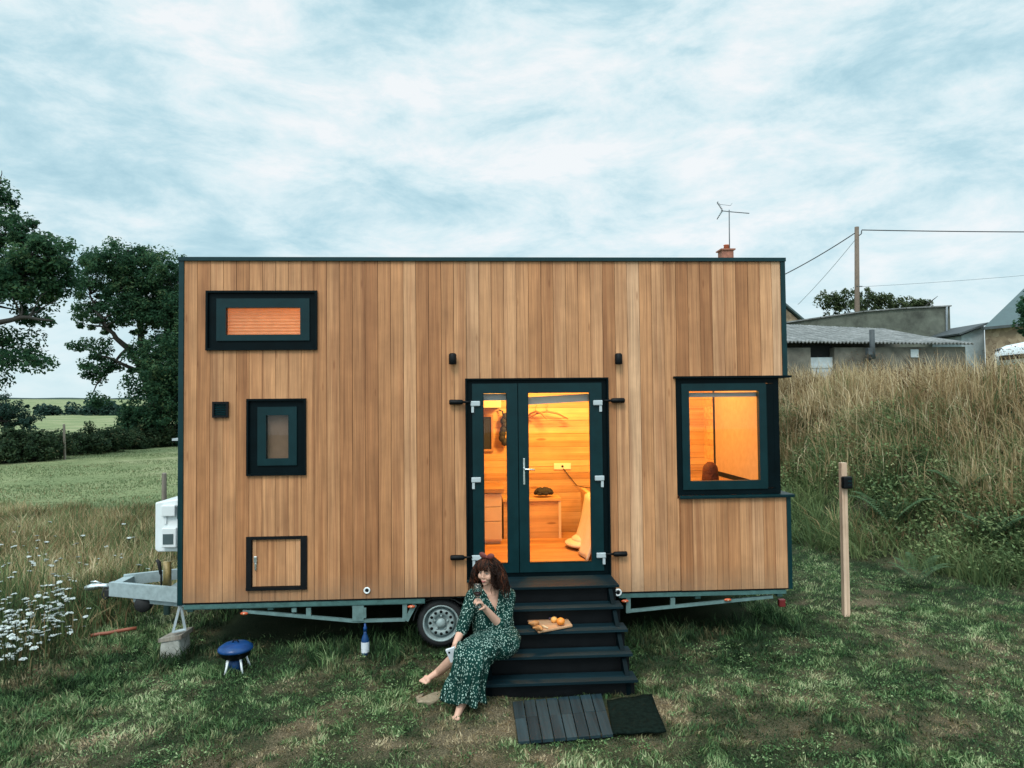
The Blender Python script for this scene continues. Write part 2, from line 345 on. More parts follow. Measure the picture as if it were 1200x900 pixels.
    def prism(s, poly, y0, y1, mi=0):
        """polygon of (x, z) points pushed from y0 to y1"""
        n = len(poly); vs = [(x, y0, z) for x, z in poly]+[(x, y1, z) for x, z in poly]
        return s.add(vs, [tuple(range(n)), tuple(range(n, 2*n))[::-1]]+[(j, j+n, (j+1) % n+n, (j+1) % n) for j in range(n)], False, mi)
    def build(s, name, mat, parent=None, loc=None):
        off = origin(parent) if parent else Vector(loc or (0, 0, 0))
        me = bpy.data.meshes.new(name); me.from_pydata([tuple(Vector(v)-off) for v in s.v], [], s.f); me.update()
        a = me.attributes.new('rnd', 'FLOAT', 'FACE'); a.data.foreach_set('value', s.r)
        me.polygons.foreach_set('use_smooth', s.sm); me.polygons.foreach_set('material_index', s.mi)
        bm = bmesh.new(); bm.from_mesh(me); bmesh.ops.remove_doubles(bm, verts=bm.verts, dist=1e-5) if any(s.sm) and len(s.v) < 60000 else None
        bmesh.ops.recalc_face_normals(bm, faces=bm.faces); bm.to_mesh(me); bm.free()
        return link(name, me, mat, parent, None if parent else off)
def slab_holes(mb, x0, x1, z0, z1, holes, y0, y1, along='x', strips=None):
    """a wall slab with rectangular openings; along='y' swaps the slab into the yz plane; strips = board height"""
    xs = sorted({x0, x1, *[c for h in holes for c in h[:2] if x0 < c < x1]}); zs = sorted({z0, z1, *[c for h in holes for c in h[2:] if z0 < c < z1]})
    if strips:
        zz = []
        for a, b in zip(zs[:-1], zs[1:]): zz.append(a)
        k = z0
        while k < z1: zz.append(k); k += strips
        zs = sorted({*[round(q, 4) for q in zz], z1})
    for a, b in zip(zs[:-1], zs[1:]):
        if b-a < .004: continue
        mb.rnd = (math.floor((a-z0+.001)/strips)*.377+.11) % 1 if strips else random.random()
        g = .0035 if strips and abs(((a-z0)/strips) % 1) < .02 else 0
        for c, d in zip(xs[:-1], xs[1:]):
            mx, mz = (c+d)/2, (a+b)/2
            if any(h[0] < mx < h[1] and h[2] < mz < h[3] for h in holes): continue
            if along == 'x': mb.box(c, d, y0, y1, a+g, b)
            else: mb.box(y0, y1, c, d, a+g, b)
    mb.rnd = None
def np_mesh(name, V, F, attrs, mat, parent=None, loc=None, smooth=False):
    """V (n,3); F list of (m,k) int arrays; attrs {name: per-face array}"""
    me = bpy.data.meshes.new(name); me.vertices.add(len(V)); me.vertices.foreach_set('co', np.ascontiguousarray(V, np.float32).ravel())
    loops = np.concatenate([f.ravel() for f in F]); tot = np.concatenate([np.full(len(f), f.shape[1]) for f in F])
    start = np.concatenate([[0], np.cumsum(tot)[:-1]])
    me.loops.add(len(loops)); me.loops.foreach_set('vertex_index', loops.astype(np.int32)); me.polygons.add(len(tot))
    me.polygons.foreach_set('loop_start', start.astype(np.int32)); me.polygons.foreach_set('loop_total', tot.astype(np.int32))
    me.update(calc_edges=True)
    for k, a in attrs.items():
        at = me.attributes.new(k, 'FLOAT', 'FACE' if len(a) == len(tot) else 'POINT'); at.data.foreach_set('value', np.ascontiguousarray(a, np.float32))
    if smooth: me.polygons.foreach_set('use_smooth', np.ones(len(tot), bool))
    return link(name, me, mat, parent, loc)

# ------------------------------------------------------------------ terrain
def bank_s(x, y): return (x-6.03)*.88+(y-4.45)*.47
def height(x, y):
    x = np.asarray(x, float); y = np.asarray(y, float)
    s = bank_s(x, y)+.35*(vnoise(x, y, .5)-.5)
    h = 2.88*sstep(-.3, 4.8, s)+.02*np.clip(s-5, 0, 60)
    h = h*sstep(-40, -2, -np.abs(y-30)+32)
    back = sstep(3.5, 12, y)*sstep(-6, 4, x)*1.2          # ground rises gently behind the house towards the yard
    h = np.maximum(h, back*sstep(-3, 6, x))
    h = h+.06*(fbm(x, y, .5, 4)-.5)+.03*(vnoise(x, y, 2.2)-.5)
    left = sstep(-3.6, -6.5, x)*sstep(-.5, 2, y)*.12
    far = sstep(60, 260, np.hypot(x, y))*2.2+sstep(250, 700, np.hypot(x, y))*9*(.5+fbm(x, y, .004, 3))
    return h+left+far
# the trodden and burnt-out places in the lawn
PATCH = [((400, 832), .16, .75), ((375, 845), .16, .8), ((345, 860), .18, .85), ((318, 878), .2, .9), ((295, 893), .2, .9), ((245, 885), .25, .6), ((540, 875), .28, .65), ((770, 826), .22, .95), ((795, 845), .2, .7), ((590, 850), .2, .7),
         ((505, 817), .2, .8), ((415, 797), .12, .55), ((455, 785), .12, .5), ((90, 875), .3, .55), ((160, 860), .3, .5), ((1040, 745), .4, .45), ((940, 815), .35, .4), ((830, 800), .3, .45), ((870, 860), .3, .4), ((1120, 850), .35, .4), ((640, 890), .3, .4), ((430, 885), .25, .5), ((1150, 790), .5, .35), ((760, 875), .25, .5), ((1030, 640), .6, .3)]
PATCHW = [(PZ(px, py), r, a) for (px, py), r, a in PATCH]
def dryness(x, y):
    d = .38*sstep(.54, .74, fbm(x, y, 1.1, 5))+.45*sstep(.56, .76, fbm(x+9, y-4, 3.4, 3))+.25*sstep(.6, .8, vnoise(x+2, y+7, 8))
    for c, r, a in PATCHW:
        q = ((x-c.x)**2+(y-c.y)**2)/(r*r); d = d+a*1.25*np.exp(-q*.9)*(.10+1.3*vnoise(x, y, 7)*vnoise(x+3, y, 13)*1.6)
    return np.clip(d, 0, 1)
def gspace(lo, flo, fhi, hi, step, grow=1.22):
    a = list(np.arange(flo, fhi+step/2, step)); q = step; v = a[-1]
    while v < hi: q *= grow; v += q; a.append(v)
    q = step; v = a[0]; pre = []
    while v > lo: q *= grow; v -= q; pre.append(v)
    return np.array(pre[::-1]+a)
gx = gspace(-1500, -8, 13, 1500, .13); gy = gspace(-60, -6, 12, 1800, .13)
GX, GY = np.meshgrid(gx, gy); GZ = height(GX, GY); nx, ny = len(gx), len(gy)
V = np.stack([GX.ravel(), GY.ravel(), GZ.ravel()], 1); ii = (np.arange(ny-1)[:, None]*nx+np.arange(nx-1)[None]).ravel()
F = np.stack([ii, ii+1, ii+nx+1, ii+nx], 1)
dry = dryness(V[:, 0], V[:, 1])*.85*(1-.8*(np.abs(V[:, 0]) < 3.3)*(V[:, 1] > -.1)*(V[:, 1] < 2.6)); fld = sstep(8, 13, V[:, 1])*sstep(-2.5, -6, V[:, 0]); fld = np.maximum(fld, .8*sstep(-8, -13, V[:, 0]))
fld = np.maximum(fld, sstep(14, 30, np.hypot(V[:, 0], V[:, 1])))
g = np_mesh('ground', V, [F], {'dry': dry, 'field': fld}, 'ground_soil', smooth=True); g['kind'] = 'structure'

# ------------------------------------------------------------------ grass
def blades(name, x, y, hgt, wid, lean, lang, drya, mat, rnd=None, stiff=.5):
    n = len(x); z = height(x, y)-.01; a = RS.uniform(0, 2*np.pi, n)
    dx, dy = np.cos(a)*wid/2, np.sin(a)*wid/2; lx, ly = np.cos(lang)*lean*hgt, np.sin(lang)*lean*hgt
    up = hgt*np.sqrt(np.clip(1-lean**2*.8, .15, 1)); P = np.empty((n, 5, 3))
    P[:, 0] = np.stack([x-dx, y-dy, z], 1); P[:, 1] = np.stack([x+dx, y+dy, z], 1); m = stiff
    P[:, 2] = np.stack([x+dx*.8+lx*m*.35, y+dy*.8+ly*m*.35, z+up*.58], 1); P[:, 3] = np.stack([x-dx*.8+lx*m*.35, y-dy*.8+ly*m*.35, z+up*.58], 1)
    P[:, 4] = np.stack([x+lx, y+ly, z+up], 1); b = np.arange(n)*5
    Q = np.stack([b, b+1, b+2, b+3], 1); T = np.stack([b+3, b+2, b+4], 1)
    r = RS.rand(n) if rnd is None else rnd
    o = np_mesh(name, P.reshape(-1, 3), [Q, T], {'rnd': np.concatenate([r, r]), 'dry': np.concatenate([drya, drya])}, mat)
    o['kind'] = 'stuff'; return o
HX0, HX1 = -3.35, 3.35
def sample(x0, x1, y0, y1, dens):
    n = int((x1-x0)*(y1-y0)*dens); return RS.uniform(x0, x1, n), RS.uniform(y0, y1, n)
def inview(x, y, m=40, z=0):
    u, v = proj(np.stack([x, y, np.full_like(x, z)], 1)); return (u > -m) & (u < 1200+m) & (v < 900+m*2)
# mown lawn
X, Y = [], []
for (x0, x1, y0, y1, d) in ((-6.5, 6, -3.6, -1, 5400), (-7.5, 8, -1, 1, 4200), (-6.5, 9, 1, 4, 1500), (2.5, 9.5, 4, 7.5, 1500)):
    a, b = sample(x0, x1, y0, y1, d); X.append(a); Y.append(b)
X = np.concatenate(X); Y = np.concatenate(Y)
k = inview(X, Y, 260) & (bank_s(X, Y) < .35); X, Y = X[k], Y[k]
lu, lv = proj(np.stack([X, Y, height(X, Y)], 1)); medge = 798-.47*np.clip(lu, -60, 210)
k = ~((lu < 212) & (lv < medge-4) & (Y > -.3)); X, Y = X[k], Y[k]
dr = dryness(X, Y)
under = (np.abs(X) < 3.25) & (Y > .1) & (Y < 2.4)
soil = np.zeros(len(X))
for c, r_, a_ in PATCHW: soil = np.maximum(soil, a_*np.exp(-((X-c.x)**2+(Y-c.y)**2)/(r_*r_)*1.4))
k = (RS.rand(len(X)) > dr*.04+soil*.30*sstep(.35, .6, vnoise(X, Y, 9))) & (~under | (RS.rand(len(X)) < .45*sstep(.9, .15, Y)))
k &= ~((X > .1) & (X < 1.38) & (Y > -2.06) & (Y < -1.36))
X, Y, dr = X[k], Y[k], dr[k]
clump = fbm(X, Y, 3.4, 3); tall = sstep(-.75, -.1, Y)*(np.abs(X) < 3.6)*(Y < 2.6)*sstep(.35, .6, vnoise(X, Y, 3))
tuft = sstep(.40, .66, vnoise(X, Y, 9.5)*.6+vnoise(X+5, Y+2, 4.3)*.4); hg = (.020+.026*RS.rand(len(X))**1.4)*(.55+.8*clump)*(1+.9*tuft)*(1-.45*dr)+tall*RS.rand(len(X))*.15
sidey = sstep(-3, -4, X)*.05*RS.rand(len(X)); hg = hg+sidey
pdry = np.clip(dr*1.05+.10*RS.rand(len(X)), 0, 1)*(RS.rand(len(X)) < .30+.7*dr); pdry *= (1-.5*tall)
lr = np.clip(.75*RS.rand(len(X))**1.2+1.1*(fbm(X+3, Y, 1.4, 4)-.47)+.45*(vnoise(X+1, Y+4, 11)-.5)+.25*(tuft-.4)-.34*(np.abs(X) < 3.5)*sstep(-.75, -.15, Y)*(Y < 2.5), 0, 1)  # last term darkens blades under and beside the house: shade put into their colour
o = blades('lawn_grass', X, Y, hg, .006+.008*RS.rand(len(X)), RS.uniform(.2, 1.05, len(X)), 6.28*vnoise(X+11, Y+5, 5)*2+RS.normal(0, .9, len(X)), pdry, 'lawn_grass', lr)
tag(o, 'short mown lawn of dull green grass with straw coloured dry patches', 'lawn')

# steep bank to the right: tall dead grass above, soft green grass below
def clumped(cx, cy, per, rad):
    n = len(cx)*per; i = np.repeat(np.arange(len(cx)), per); a = RS.uniform(0, 6.28, n); r = rad*np.sqrt(RS.rand(n))
    return cx[i]+r*np.cos(a), cy[i]+r*np.sin(a), i, a
def bank_layer(name, n, s0, s1, per, rad, h0, h1, w, dryf, label, cat, leanr=(.2, .8), pw=1.0):
    s = s0+(s1-s0)*RS.rand(n)**pw; t = RS.uniform(-9, 13, n)
    cx = 6.03+.88*s-.47*t*1; cy = 4.45+.47*s+.88*t
    k = inview(cx, cy, 90, 2.0) & (cy > -2.5); cx, cy, s = cx[k], cy[k], s[k]
    x, y, i, a = clumped(cx, cy, per, rad); m = len(x)
    ch = RS.uniform(h0, h1, len(cx))*(.55+.9*fbm(cx, cy, .8, 3)); cl = RS.uniform(*leanr, len(cx)); ca = RS.normal(3.6, 1.6, len(cx))
    d = np.clip(dryf(s)+1.3*(fbm(cx, cy, 1.0, 3)-.5), 0, 1)
    h = ch[i]*RS.uniform(.5, 1.1, m); la = np.where(RS.rand(m) < .55, ca[i]+RS.normal(0, .5, m), a)
    le = np.clip(cl[i]+RS.normal(0, .18, m), .05, 1.05); ck = fbm(cx+7, cy+3, 1.3, 3); rr = np.clip(.30*RS.rand(len(cx))[i]+.40*RS.rand(m)+1.1*(ck[i]-.42), 0, 1)
    dd = (RS.rand(m) < d[i])*RS.uniform(.7, 1, m)
    return tag(blades(name, x, y, h, w*RS.uniform(.5, 1.2, m), le, la, dd, 'bank_grass', rr, .8), label, cat)
bank_layer('bank_green_grass', 2300, -.15, 3.4, 22, .22, .28, .60, .022, lambda s: .04+.30*sstep(1.6, 3.2, s), 'soft overgrown green grass flopping over the foot of the bank', 'grass', (.5, 1.0))
bank_layer('bank_dry_grass', 2250, 1.5, 6.2, 20, .20, .38, .92, .020, lambda s: .50+.47*sstep(2.0, 3.3, s), 'tall dead straw coloured grass covering the top of the bank', 'grass', (.15, 1.0))
s_ = 1.6+4.6*RS.rand(11000)**.7; t_ = RS.uniform(-8, 12, 11000); x_ = 6.03+.88*s_-.47*t_; y_ = 4.45+.47*s_+.88*t_
k = inview(x_, y_, 60, 3); x_, y_, s_ = x_[k], y_[k], s_[k]; lie = RS.rand(len(x_)) < .6
tag(blades('seed_stalks', x_, y_, RS.uniform(.5, 1.0, len(x_)), np.full(len(x_), .016), np.where(lie, RS.uniform(.7, 1.08, len(x_)), RS.uniform(.05, .5, len(x_))), RS.normal(3.4, 1.7, len(x_)), RS.uniform(.85, 1, len(x_)), 'bank_grass', RS.uniform(.5, 1, len(x_)), .5), 'pale seed stalks, upright and flattened, scattered over the bank', 'grass')

# broad leaved weeds tangled into the bank and the lawn
def leaf_patch(name, n, place, per, rad, size, zup, mat, label, cat, flat=.8):
    x, y = place(n); k = inview(x, y, 30, 1.0); x, y = x[k], y[k]; C = np.stack([x, y, height(x, y)+zup*RS.uniform(.3, 1, len(x))], 1)
    m = len(C)*per; i = np.repeat(np.arange(len(C)), per); d = RS.normal(size=(m, 3))*np.array([1, 1, flat]); p = C[i]+d*(rad*RS.uniform(.5, 1.3, len(C)))[i][:, None]; sz = (size*RS.uniform(.6, 1.3, m))[:, None]
    nr = RS.normal(size=(m, 3))*.5+np.array([0, 0, 1.0]); nr /= np.linalg.norm(nr, axis=1)[:, None]; t = np.cross(nr, RS.normal(size=(m, 3))); t /= np.linalg.norm(t, axis=1)[:, None]; b = np.cross(nr, t)
    V = np.stack([p-t*sz, p-b*sz*.5, p+t*sz, p+b*sz*.5], 1).reshape(-1, 3); o = np_mesh(name, V, [np.arange(m*4).reshape(m, 4)], {'rnd': np.clip(.5*RS.rand(len(C))[i]+.5*RS.rand(m), 0, 1), 'dry': np.zeros(m)}, mat); tag(o, label, cat, kind='stuff')
def on_bank(s0, s1):
    def f(n):
        s = RS.uniform(s0, s1, n); t = RS.uniform(-6, 10, n); x, y = 6.03+.88*s-.47*t, 4.45+.47*s+.88*t; k = fbm(x+2, y+8, .9, 3) > .52; return x[k], y[k]
    return f
leaf_patch('bank_weeds', 1100, on_bank(.0, 3.3), 46, .15, .034, .40, 'bank_grass', 'leafy green weeds tangled among the bank grass', 'weeds')
leaf_patch('dead_dock', 260, on_bank(2.2, 5.6), 60, .09, .020, .75, 'dock_brown', 'rusty brown dead weeds standing in the upper bank', 'weeds', 2.2)
def on_lawn(n):
    x, y = RS.uniform(-5, 6, n), RS.uniform(-2.8, 3.5, n); k = (fbm(x+4, y+1, 1.7, 3) > .50) & (bank_s(x, y) < .2) & ~((np.abs(x) < 3.3) & (y > -.1) & (y < 2.5)) & ~((x > .05) & (x < 1.45) & (y > -2.1) & (y < -1.3)); return x[k], y[k]
leaf_patch('lawn_clover', 5200, on_lawn, 16, .035, .011, .035, 'lawn_grass', 'small clover leaves and weeds mixed into the lawn', 'clover', .25)

# rough meadow to the left
n = 7600; cx = RS.uniform(-20, -3.7, n); cy = RS.uniform(-.4, 13, n); u, v = proj(np.stack([cx, cy, height(cx, cy)], 1))
k = (u > -240) & (u < 216) & (v < 798-.47*np.clip(u, -60, 210)) & (v > 588+18*fbm(cx, cy, .5, 2)); cx, cy = cx[k], cy[k]
x, y, i, a = clumped(cx, cy, 24, .22); m = len(x); d = np.clip(.25+.30*sstep(1.5, 4.5, cy)+.9*(fbm(cx, cy, .7, 3)-.5), 0, .9)
ch = RS.uniform(.22, .50, len(cx))*(.5+fbm(cx, cy, .9, 3))*(1-.30*sstep(7, 11, cy))
tag(blades('meadow_grass', x, y, ch[i]*RS.uniform(.5, 1.15, m), .016*RS.uniform(.5, 1.1, m), np.clip(RS.uniform(.2, .8, len(cx))[i]+RS.normal(0, .2, m), .05, 1), RS.uniform(0, 6.28, m), (RS.rand(m) < d[i])*RS.uniform(.6, 1, m), 'bank_grass', np.clip(.6*RS.rand(m)+1.2*(fbm(cx, cy, 1.4, 3)[i]-.42)+.05, 0, 1), .7),
    'rough uncut meadow grass, half green and half dry, left of the house', 'grass')
# pasture beyond it
n = 110000; x = RS.uniform(-34, -4, n); y = 9+RS.rand(n)**1.3*36; k = inview(x, y, 10); u, v = proj(np.stack([x, y, 0*x], 1)); k &= (u < 222); x, y = x[k], y[k]
fn = fbm(x, y, .35, 4)
tag(blades('pasture_grass', x, y, .03+.09*RS.rand(len(x))*sstep(.35, .65, fn), .02+.02*RS.rand(len(x)), RS.uniform(.2, .9, len(x)), RS.uniform(0, 6.28, len(x)), (RS.rand(len(x)) < .05+.25*sstep(.52, .7, fbm(x+5, y, .25, 3)))*.7, 'field_grass', np.clip(RS.rand(len(x))*.6+fn*.5, 0, 1)),
    'bright green pasture grass sloping up to the hedge on the left', 'grass')

# ------------------------------------------------------------------ trees and shrubs
def leaf_cloud(C, per, rad, size, flat=.75, rs=RS, dark=None):
    """leaf-sized quads scattered through clumps centred on C"""
    n = len(C)*per; i = np.repeat(np.arange(len(C)), per)
    d = rs.normal(size=(n, 3)); d /= np.linalg.norm(d, axis=1)[:, None]; r = np.asarray(rad)*np.ones(len(C))
    p = C[i]+d*(r[i]*rs.rand(n)**.42)[:, None]*np.array([1, 1, flat]); s = size*rs.uniform(.6, 1.3, n)
    nrm = d*.5+rs.normal(size=(n, 3))*.55+np.array([0, 0, .55]); nrm /= np.linalg.norm(nrm, axis=1)[:, None]
    t = np.cross(nrm, rs.normal(size=(n, 3))); t /= np.linalg.norm(t, axis=1)[:, None]; b = np.cross(nrm, t)
    s1 = s[:, None]; V = np.stack([p-t*s1, p-b*s1*.55+nrm*s1*.1, p+t*s1, p+b*s1*.55+nrm*s1*.1], 1).reshape(-1, 3)
    return V, np.arange(n*4).reshape(n, 4), np.clip(.45*rs.rand(len(C))[i]+.6*rs.rand(n), 0, 1)
def crown_mesh(name, C, per, rad, size, mat, root, flat=.75):
    V, F, r = leaf_cloud(np.asarray(C), per, rad, size, flat); off = np.array(origin(root))
    return np_mesh(name, V-off, [F], {'rnd': r}, mat, root)
def limb_path(a, b, sag, n=6, wig=.1):
    a, b = Vector(a), Vector(b); L = (b-a).length; out = []
    for k in range(n+1):
        t = k/n; p = a.lerp(b, t); p.z += sag*L*math.sin(math.pi*t); w = wig*L*math.sin(math.pi*t)
        out.append(p+Vector((random.uniform(-w, w), random.uniform(-w, w), random.uniform(-w, w)*.5)))
    out[0] = a; out[-1] = b; return out
def make_tree(name, label, cat, base, limbs, lobes, nclump, per, crad, lsize, trunk_r, group=None, leaf='oak_leaf', hole=.42):
    """limbs: list of (points, r0, r1) in world space; lobes: (centre, radii) ellipsoids the clumps fill"""
    root = thing(name, label, cat, base, group); tm = MB(); joints = []
    for pts, r0, r1 in limbs:
        pp = [Vector(p) for p in pts]; fine = []
        for a, b in zip(pp[:-1], pp[1:]): fine += limb_path(a, b, .02, 4, .05)[:-1]
        fine.append(pp[-1]); k = len(fine); rs = [r0+(r1-r0)*(q/(k-1))**.8 for q in range(k)]
        tm.tube(fine, rs, 8); joints += [(p, r) for p, r in zip(fine, rs)][2:]
    C = []; tot = sum(r[0]*r[1]*r[2] for _, r in lobes)
    for c, r in lobes:
        m = max(4, int(nclump*r[0]*r[1]*r[2]/tot)); k = 0; tries = 0
        while k < m and tries < m*30:
            tries += 1; d = RS.normal(size=3); d /= np.linalg.norm(d); q = RS.rand()**.38
            p = np.array(c)+d*np.array(r)*(q if RS.rand() < .75 else RS.uniform(.95, 1.22))
            if fbm(p[0]*1.0+p[2]*.6, p[1]+p[2]*.8, .5, 2) < hole: continue
            C.append(p); k += 1
    J = np.array([tuple(p) for p, _ in joints])
    for p in C[::2]:
        dd = np.linalg.norm(J-p, axis=1)+np.maximum(0, J[:, 2]-p[2])*1.2; q = int(np.argmin(dd)); a = joints[q][0]
        r0 = min(joints[q][1]*.6, .09); tm.tube(limb_path(a, p, .08, 4, .07), [r0, r0*.7, r0*.5, r0*.34, .012], 5, False)
    tm.build('trunk', 'bark', root)
    crown_mesh('crown', C, per, RS.uniform(.35, 1.25, len(C))*crad, lsize, leaf, root); return root
def gz(p): return Vector((p.x, p.y, float(height(p.x, p.y))))
# oak whose trunk stands left of the frame
b = gz(PY(-70, 520, 29)); fork = b+Vector((.2, 0, 4.2))
P = lambda px, py, y: tuple(PY(px, py, y))
limbs = [([tuple(b-Vector((0, 0, .3))), tuple(b+Vector((.1, 0, 2))), tuple(fork)], .62, .42), ([tuple(fork), P(-30, 300, 29), P(-15, 235, 29)], .36, .06), ([tuple(fork), P(-10, 360, 28), P(30, 310, 28), P(60, 275, 28)], .3, .05),
         ([tuple(fork), P(-20, 385, 27.5), P(25, 372, 27), P(62, 376, 27)], .26, .04), ([tuple(fork), P(-110, 330, 29), P(-130, 260, 29)], .3, .05), ([P(-15, 235, 29), P(0, 215, 29), P(2, 200, 29)], .06, .015), ([tuple(fork), P(-5, 415, 28), P(30, 425, 28)], .16, .03)]
lobes = [(P(-8, 238, 29), (1.5, 1.4, 1.0)), (P(-5, 262, 29), (1.5, 1.6, .9)), (P(35, 275, 28.5), (1.5, 1.4, .65)), (P(72, 283, 28.5), (1.2, 1.1, .75)), (P(20, 318, 28), (2.6, 1.8, 1.5)), (P(40, 345, 28), (1.6, 1.3, .9)), (P(70, 300, 28), (1.3, 1.2, 1.0)), (P(65, 325, 28), (1.1, 1.1, 1.3)), (P(-30, 300, 30), (2, 2, 1.6)), (P(45, 372, 27.5), (1.2, 1, .5)), (P(0, 395, 28), (1.5, 1.2, .7)),
         (P(35, 420, 27.5), (1.2, 1.0, .55)), (P(5, 425, 28), (1.4, 1.2, .8)), (P(-90, 300, 30), (3, 3, 3.2)), (P(-120, 400, 30), (2.2, 2.4, 1.8))]
make_tree('oak_tree', 'tall oak reaching into view from the left edge, open branches over the field', 'tree', b, limbs, lobes, 520, 130, .70, .105, .6, hole=.34)
# oak standing behind the left end of the house
b = gz(PY(186, 515, 44))
limbs = [([tuple(b-Vector((0, 0, .3))), P(182, 470, 44), P(172, 440, 44)], .6, .45), ([P(172, 440, 44), P(150, 408, 43.5), P(125, 385, 43), P(105, 345, 43)], .34, .06), ([P(172, 440, 44), P(165, 390, 44), P(158, 330, 44), P(150, 292, 44)], .36, .06),
         ([P(172, 440, 44), P(195, 395, 44), P(208, 345, 44)], .34, .06), ([P(172, 440, 44), P(140, 425, 43), P(112, 415, 43)], .2, .04), ([P(182, 470, 44), P(215, 440, 44), P(240, 400, 44)], .28, .05), ([P(150, 408, 43.5), P(120, 440, 43), P(108, 462, 43)], .12, .03)]
lobes = [(P(150, 305, 44), (2.8, 2.4, 1.3)), (P(118, 325, 43.5), (1.8, 1.8, 1.6)), (P(182, 322, 44), (1.9, 2.2, 1.6)), (P(160, 355, 44), (3.6, 2.6, 1.8)), (P(110, 370, 43), (1.6, 1.4, 1.0)), (P(205, 375, 44), (2.6, 2.5, 2.4)), (P(108, 420, 43), (1.5, 1.2, 1.2)), (P(125, 435, 43), (1.2, 1.0, .8)), (P(102, 445, 43), (.9, .9, 1.0)),
         (P(112, 462, 43), (.9, .8, .8)), (P(235, 372, 45), (2.8, 3, 2.6)), (P(185, 420, 43), (2, 1.8, 1.8)), (P(215, 440, 44), (2, 2, 2))]
make_tree('oak_tree', 'broad dark oak with a forked trunk rising behind the left end of the house', 'tree', b, limbs, lobes, 700, 120, .74, .115, .6, hole=.31)
def shrub(name, label, cat, base, lobes, per, lsize, leaf, group=None, nper=40, crad=.35):
    root = thing(name, label, cat, base, group); C = []
    for c, r in lobes:
        d = RS.normal(size=(nper, 3)); d /= np.linalg.norm(d, axis=1)[:, None]; C.append(np.array(c)+d*np.array(r)*(RS.rand(nper)**.35)[:, None])
    C = np.concatenate(C); C = C[C[:, 2] > base[2]]
    st = MB()
    for p in C[::max(1, len(C)//14)]: st.tube(limb_path(Vector(base)+Vector((random.uniform(-.2, .2), random.uniform(-.2, .2), -.1)), p, .05, 4, .06), [.05, .04, .03, .02, .01], 5, False)
    st.build('stem', 'bark', root); crown_mesh('foliage', C, per, RS.uniform(.6, 1.2, len(C))*crad, lsize, leaf, root, .9); return root
# tall shrub mass round the foot of the second oak
b = gz(PY(190, 522, 41)); shrub('tall_shrub', 'tall dark shrub filling the space below the oak beside the house edge', 'shrub', b, [(P(178, 470, 41), (2.3, 1.8, 2.2)), (P(200, 430, 41), (2.2, 1.8, 2.4)), (P(215, 480, 41), (2.2, 1.8, 2.3)), (P(165, 500, 41), (1.3, 1.3, 1.0))], 60, .12, 'oak_leaf', nper=75, crad=.6)
# hedge shrubs along the field edge
hs = [(-6, 545, 27, 1.9, 'leftmost hedge shrub, dense and dark, cut by the picture edge'), (24, 545, 28, 1.95, 'dense dark hedge shrub left of the thin stake in the field'), (45, 542, 29.5, 1.7, 'narrow hedge shrub just before the gap with brown weeds'), (92, 538, 33, 1.35, 'low loose hedge shrub right of the thin stake'),
      (116, 534, 35, 1.9, 'rounded hedge shrub in the middle of the row, taller than its neighbours'), (146, 530, 38, 1.4, 'low straggling hedge shrub near the big oak'), (172, 526, 40, 1.7, 'hedge shrub below the oak with a brown dry foot'), (198, 523, 42, 2.0, 'hedge shrub closest to the house corner')]
for px, py, y, h, lab in hs:
    b = gz(PY(px, py, y)); w = 1.35 if h > 1.5 else 1.15
    shrub('hedge_shrub', lab, 'shrub', b, [(tuple(b+Vector((0, 0, h*.45))), (w, w, h*.48)), (tuple(b+Vector((-.7, .2, h*.36))), (w*.7, w*.7, h*.36)), (tuple(b+Vector((.75, .2, h*.4))), (w*.7, w*.7, h*.4))], 60, .085, 'hedge_leaf', 'hedge shrubs along the field', 34, .36)
# far trees
def wood_line():
    C = []
    for q in range(150):
        px = RS.uniform(42, 225); top = 476+4*math.sin(px*.09)-(3 if 85 < px < 125 else 0)+(6 if px < 80 else 0); y = RS.uniform(155, 185)
        c = PY(px, RS.uniform(top, 493), y); C.append(tuple(c))
    for q in range(120):
        C.append(tuple(PY(RS.uniform(-200, 20), RS.uniform(476, 492), RS.uniform(165, 195))))
    V, F, r = leaf_cloud(np.array(C), 90, RS.uniform(.9, 2.0, len(C)), .5, .8)
    o = np_mesh('distant_wood', V, [F], {'rnd': r}, 'far_leaf'); tag(o, 'distant line of blue green woodland along the horizon', 'woodland', kind='stuff')
wood_line()
b = gz(PY(8, 497, 75)); make_tree('field_tree', 'small round tree at the far left beyond the hedge', 'tree', b, [([tuple(b), tuple(b+Vector((0, 0, 1.5)))], .25, .15)], [(tuple(b+Vector((-.6, 0, 2.2))), (2.6, 2, 1.9)), (tuple(b+Vector((1.6, 0, 1.5))), (1.7, 1.6, 1.3)), (tuple(b+Vector((-3.5, 0, 2.4))), (2.2, 2, 2))], 110, 90, .7, .16, .2, leaf='far_leaf', hole=.2)
def hill():
    xs = np.linspace(-900, -120, 60); V = []; 
    for j, (y, f) in enumerate(((560, 0), (640, .7), (760, 1), (1000, .9), (1300, 0))):
        for x in xs: V.append((x, y, -2+f*(15+5*vnoise(x, 3, .006)+2*vnoise(x, 9, .03))))
    V = np.array(V); n = len(xs); ii = (np.arange(4)[:, None]*n+np.arange(n-1)[None]).ravel()
    o = np_mesh('hills', V, [np.stack([ii, ii+1, ii+n+1, ii+n], 1)], {'rnd': RS.rand(len(ii))}, 'far_leaf', smooth=True); o['kind'] = 'structure'
hill()

# ------------------------------------------------------------------ the tiny house on its trailer
H = thing('tiny_house', 'long box shaped wooden tiny house on a galvanised trailer, lit from inside', 'tiny house', (0, 1.25, 0))
W1 = (-3.066, -1.881, 3.270, 3.917); W2 = (-2.633, -2.001, 1.915, 2.743); HA = (-2.634, -1.993, .692, 1.262); DO = (-.278, 1.308, .755, 2.943); W3 = (2.070, 3.40, 1.585, 2.925)
HOLES = [W1, W2, HA, DO, W3]
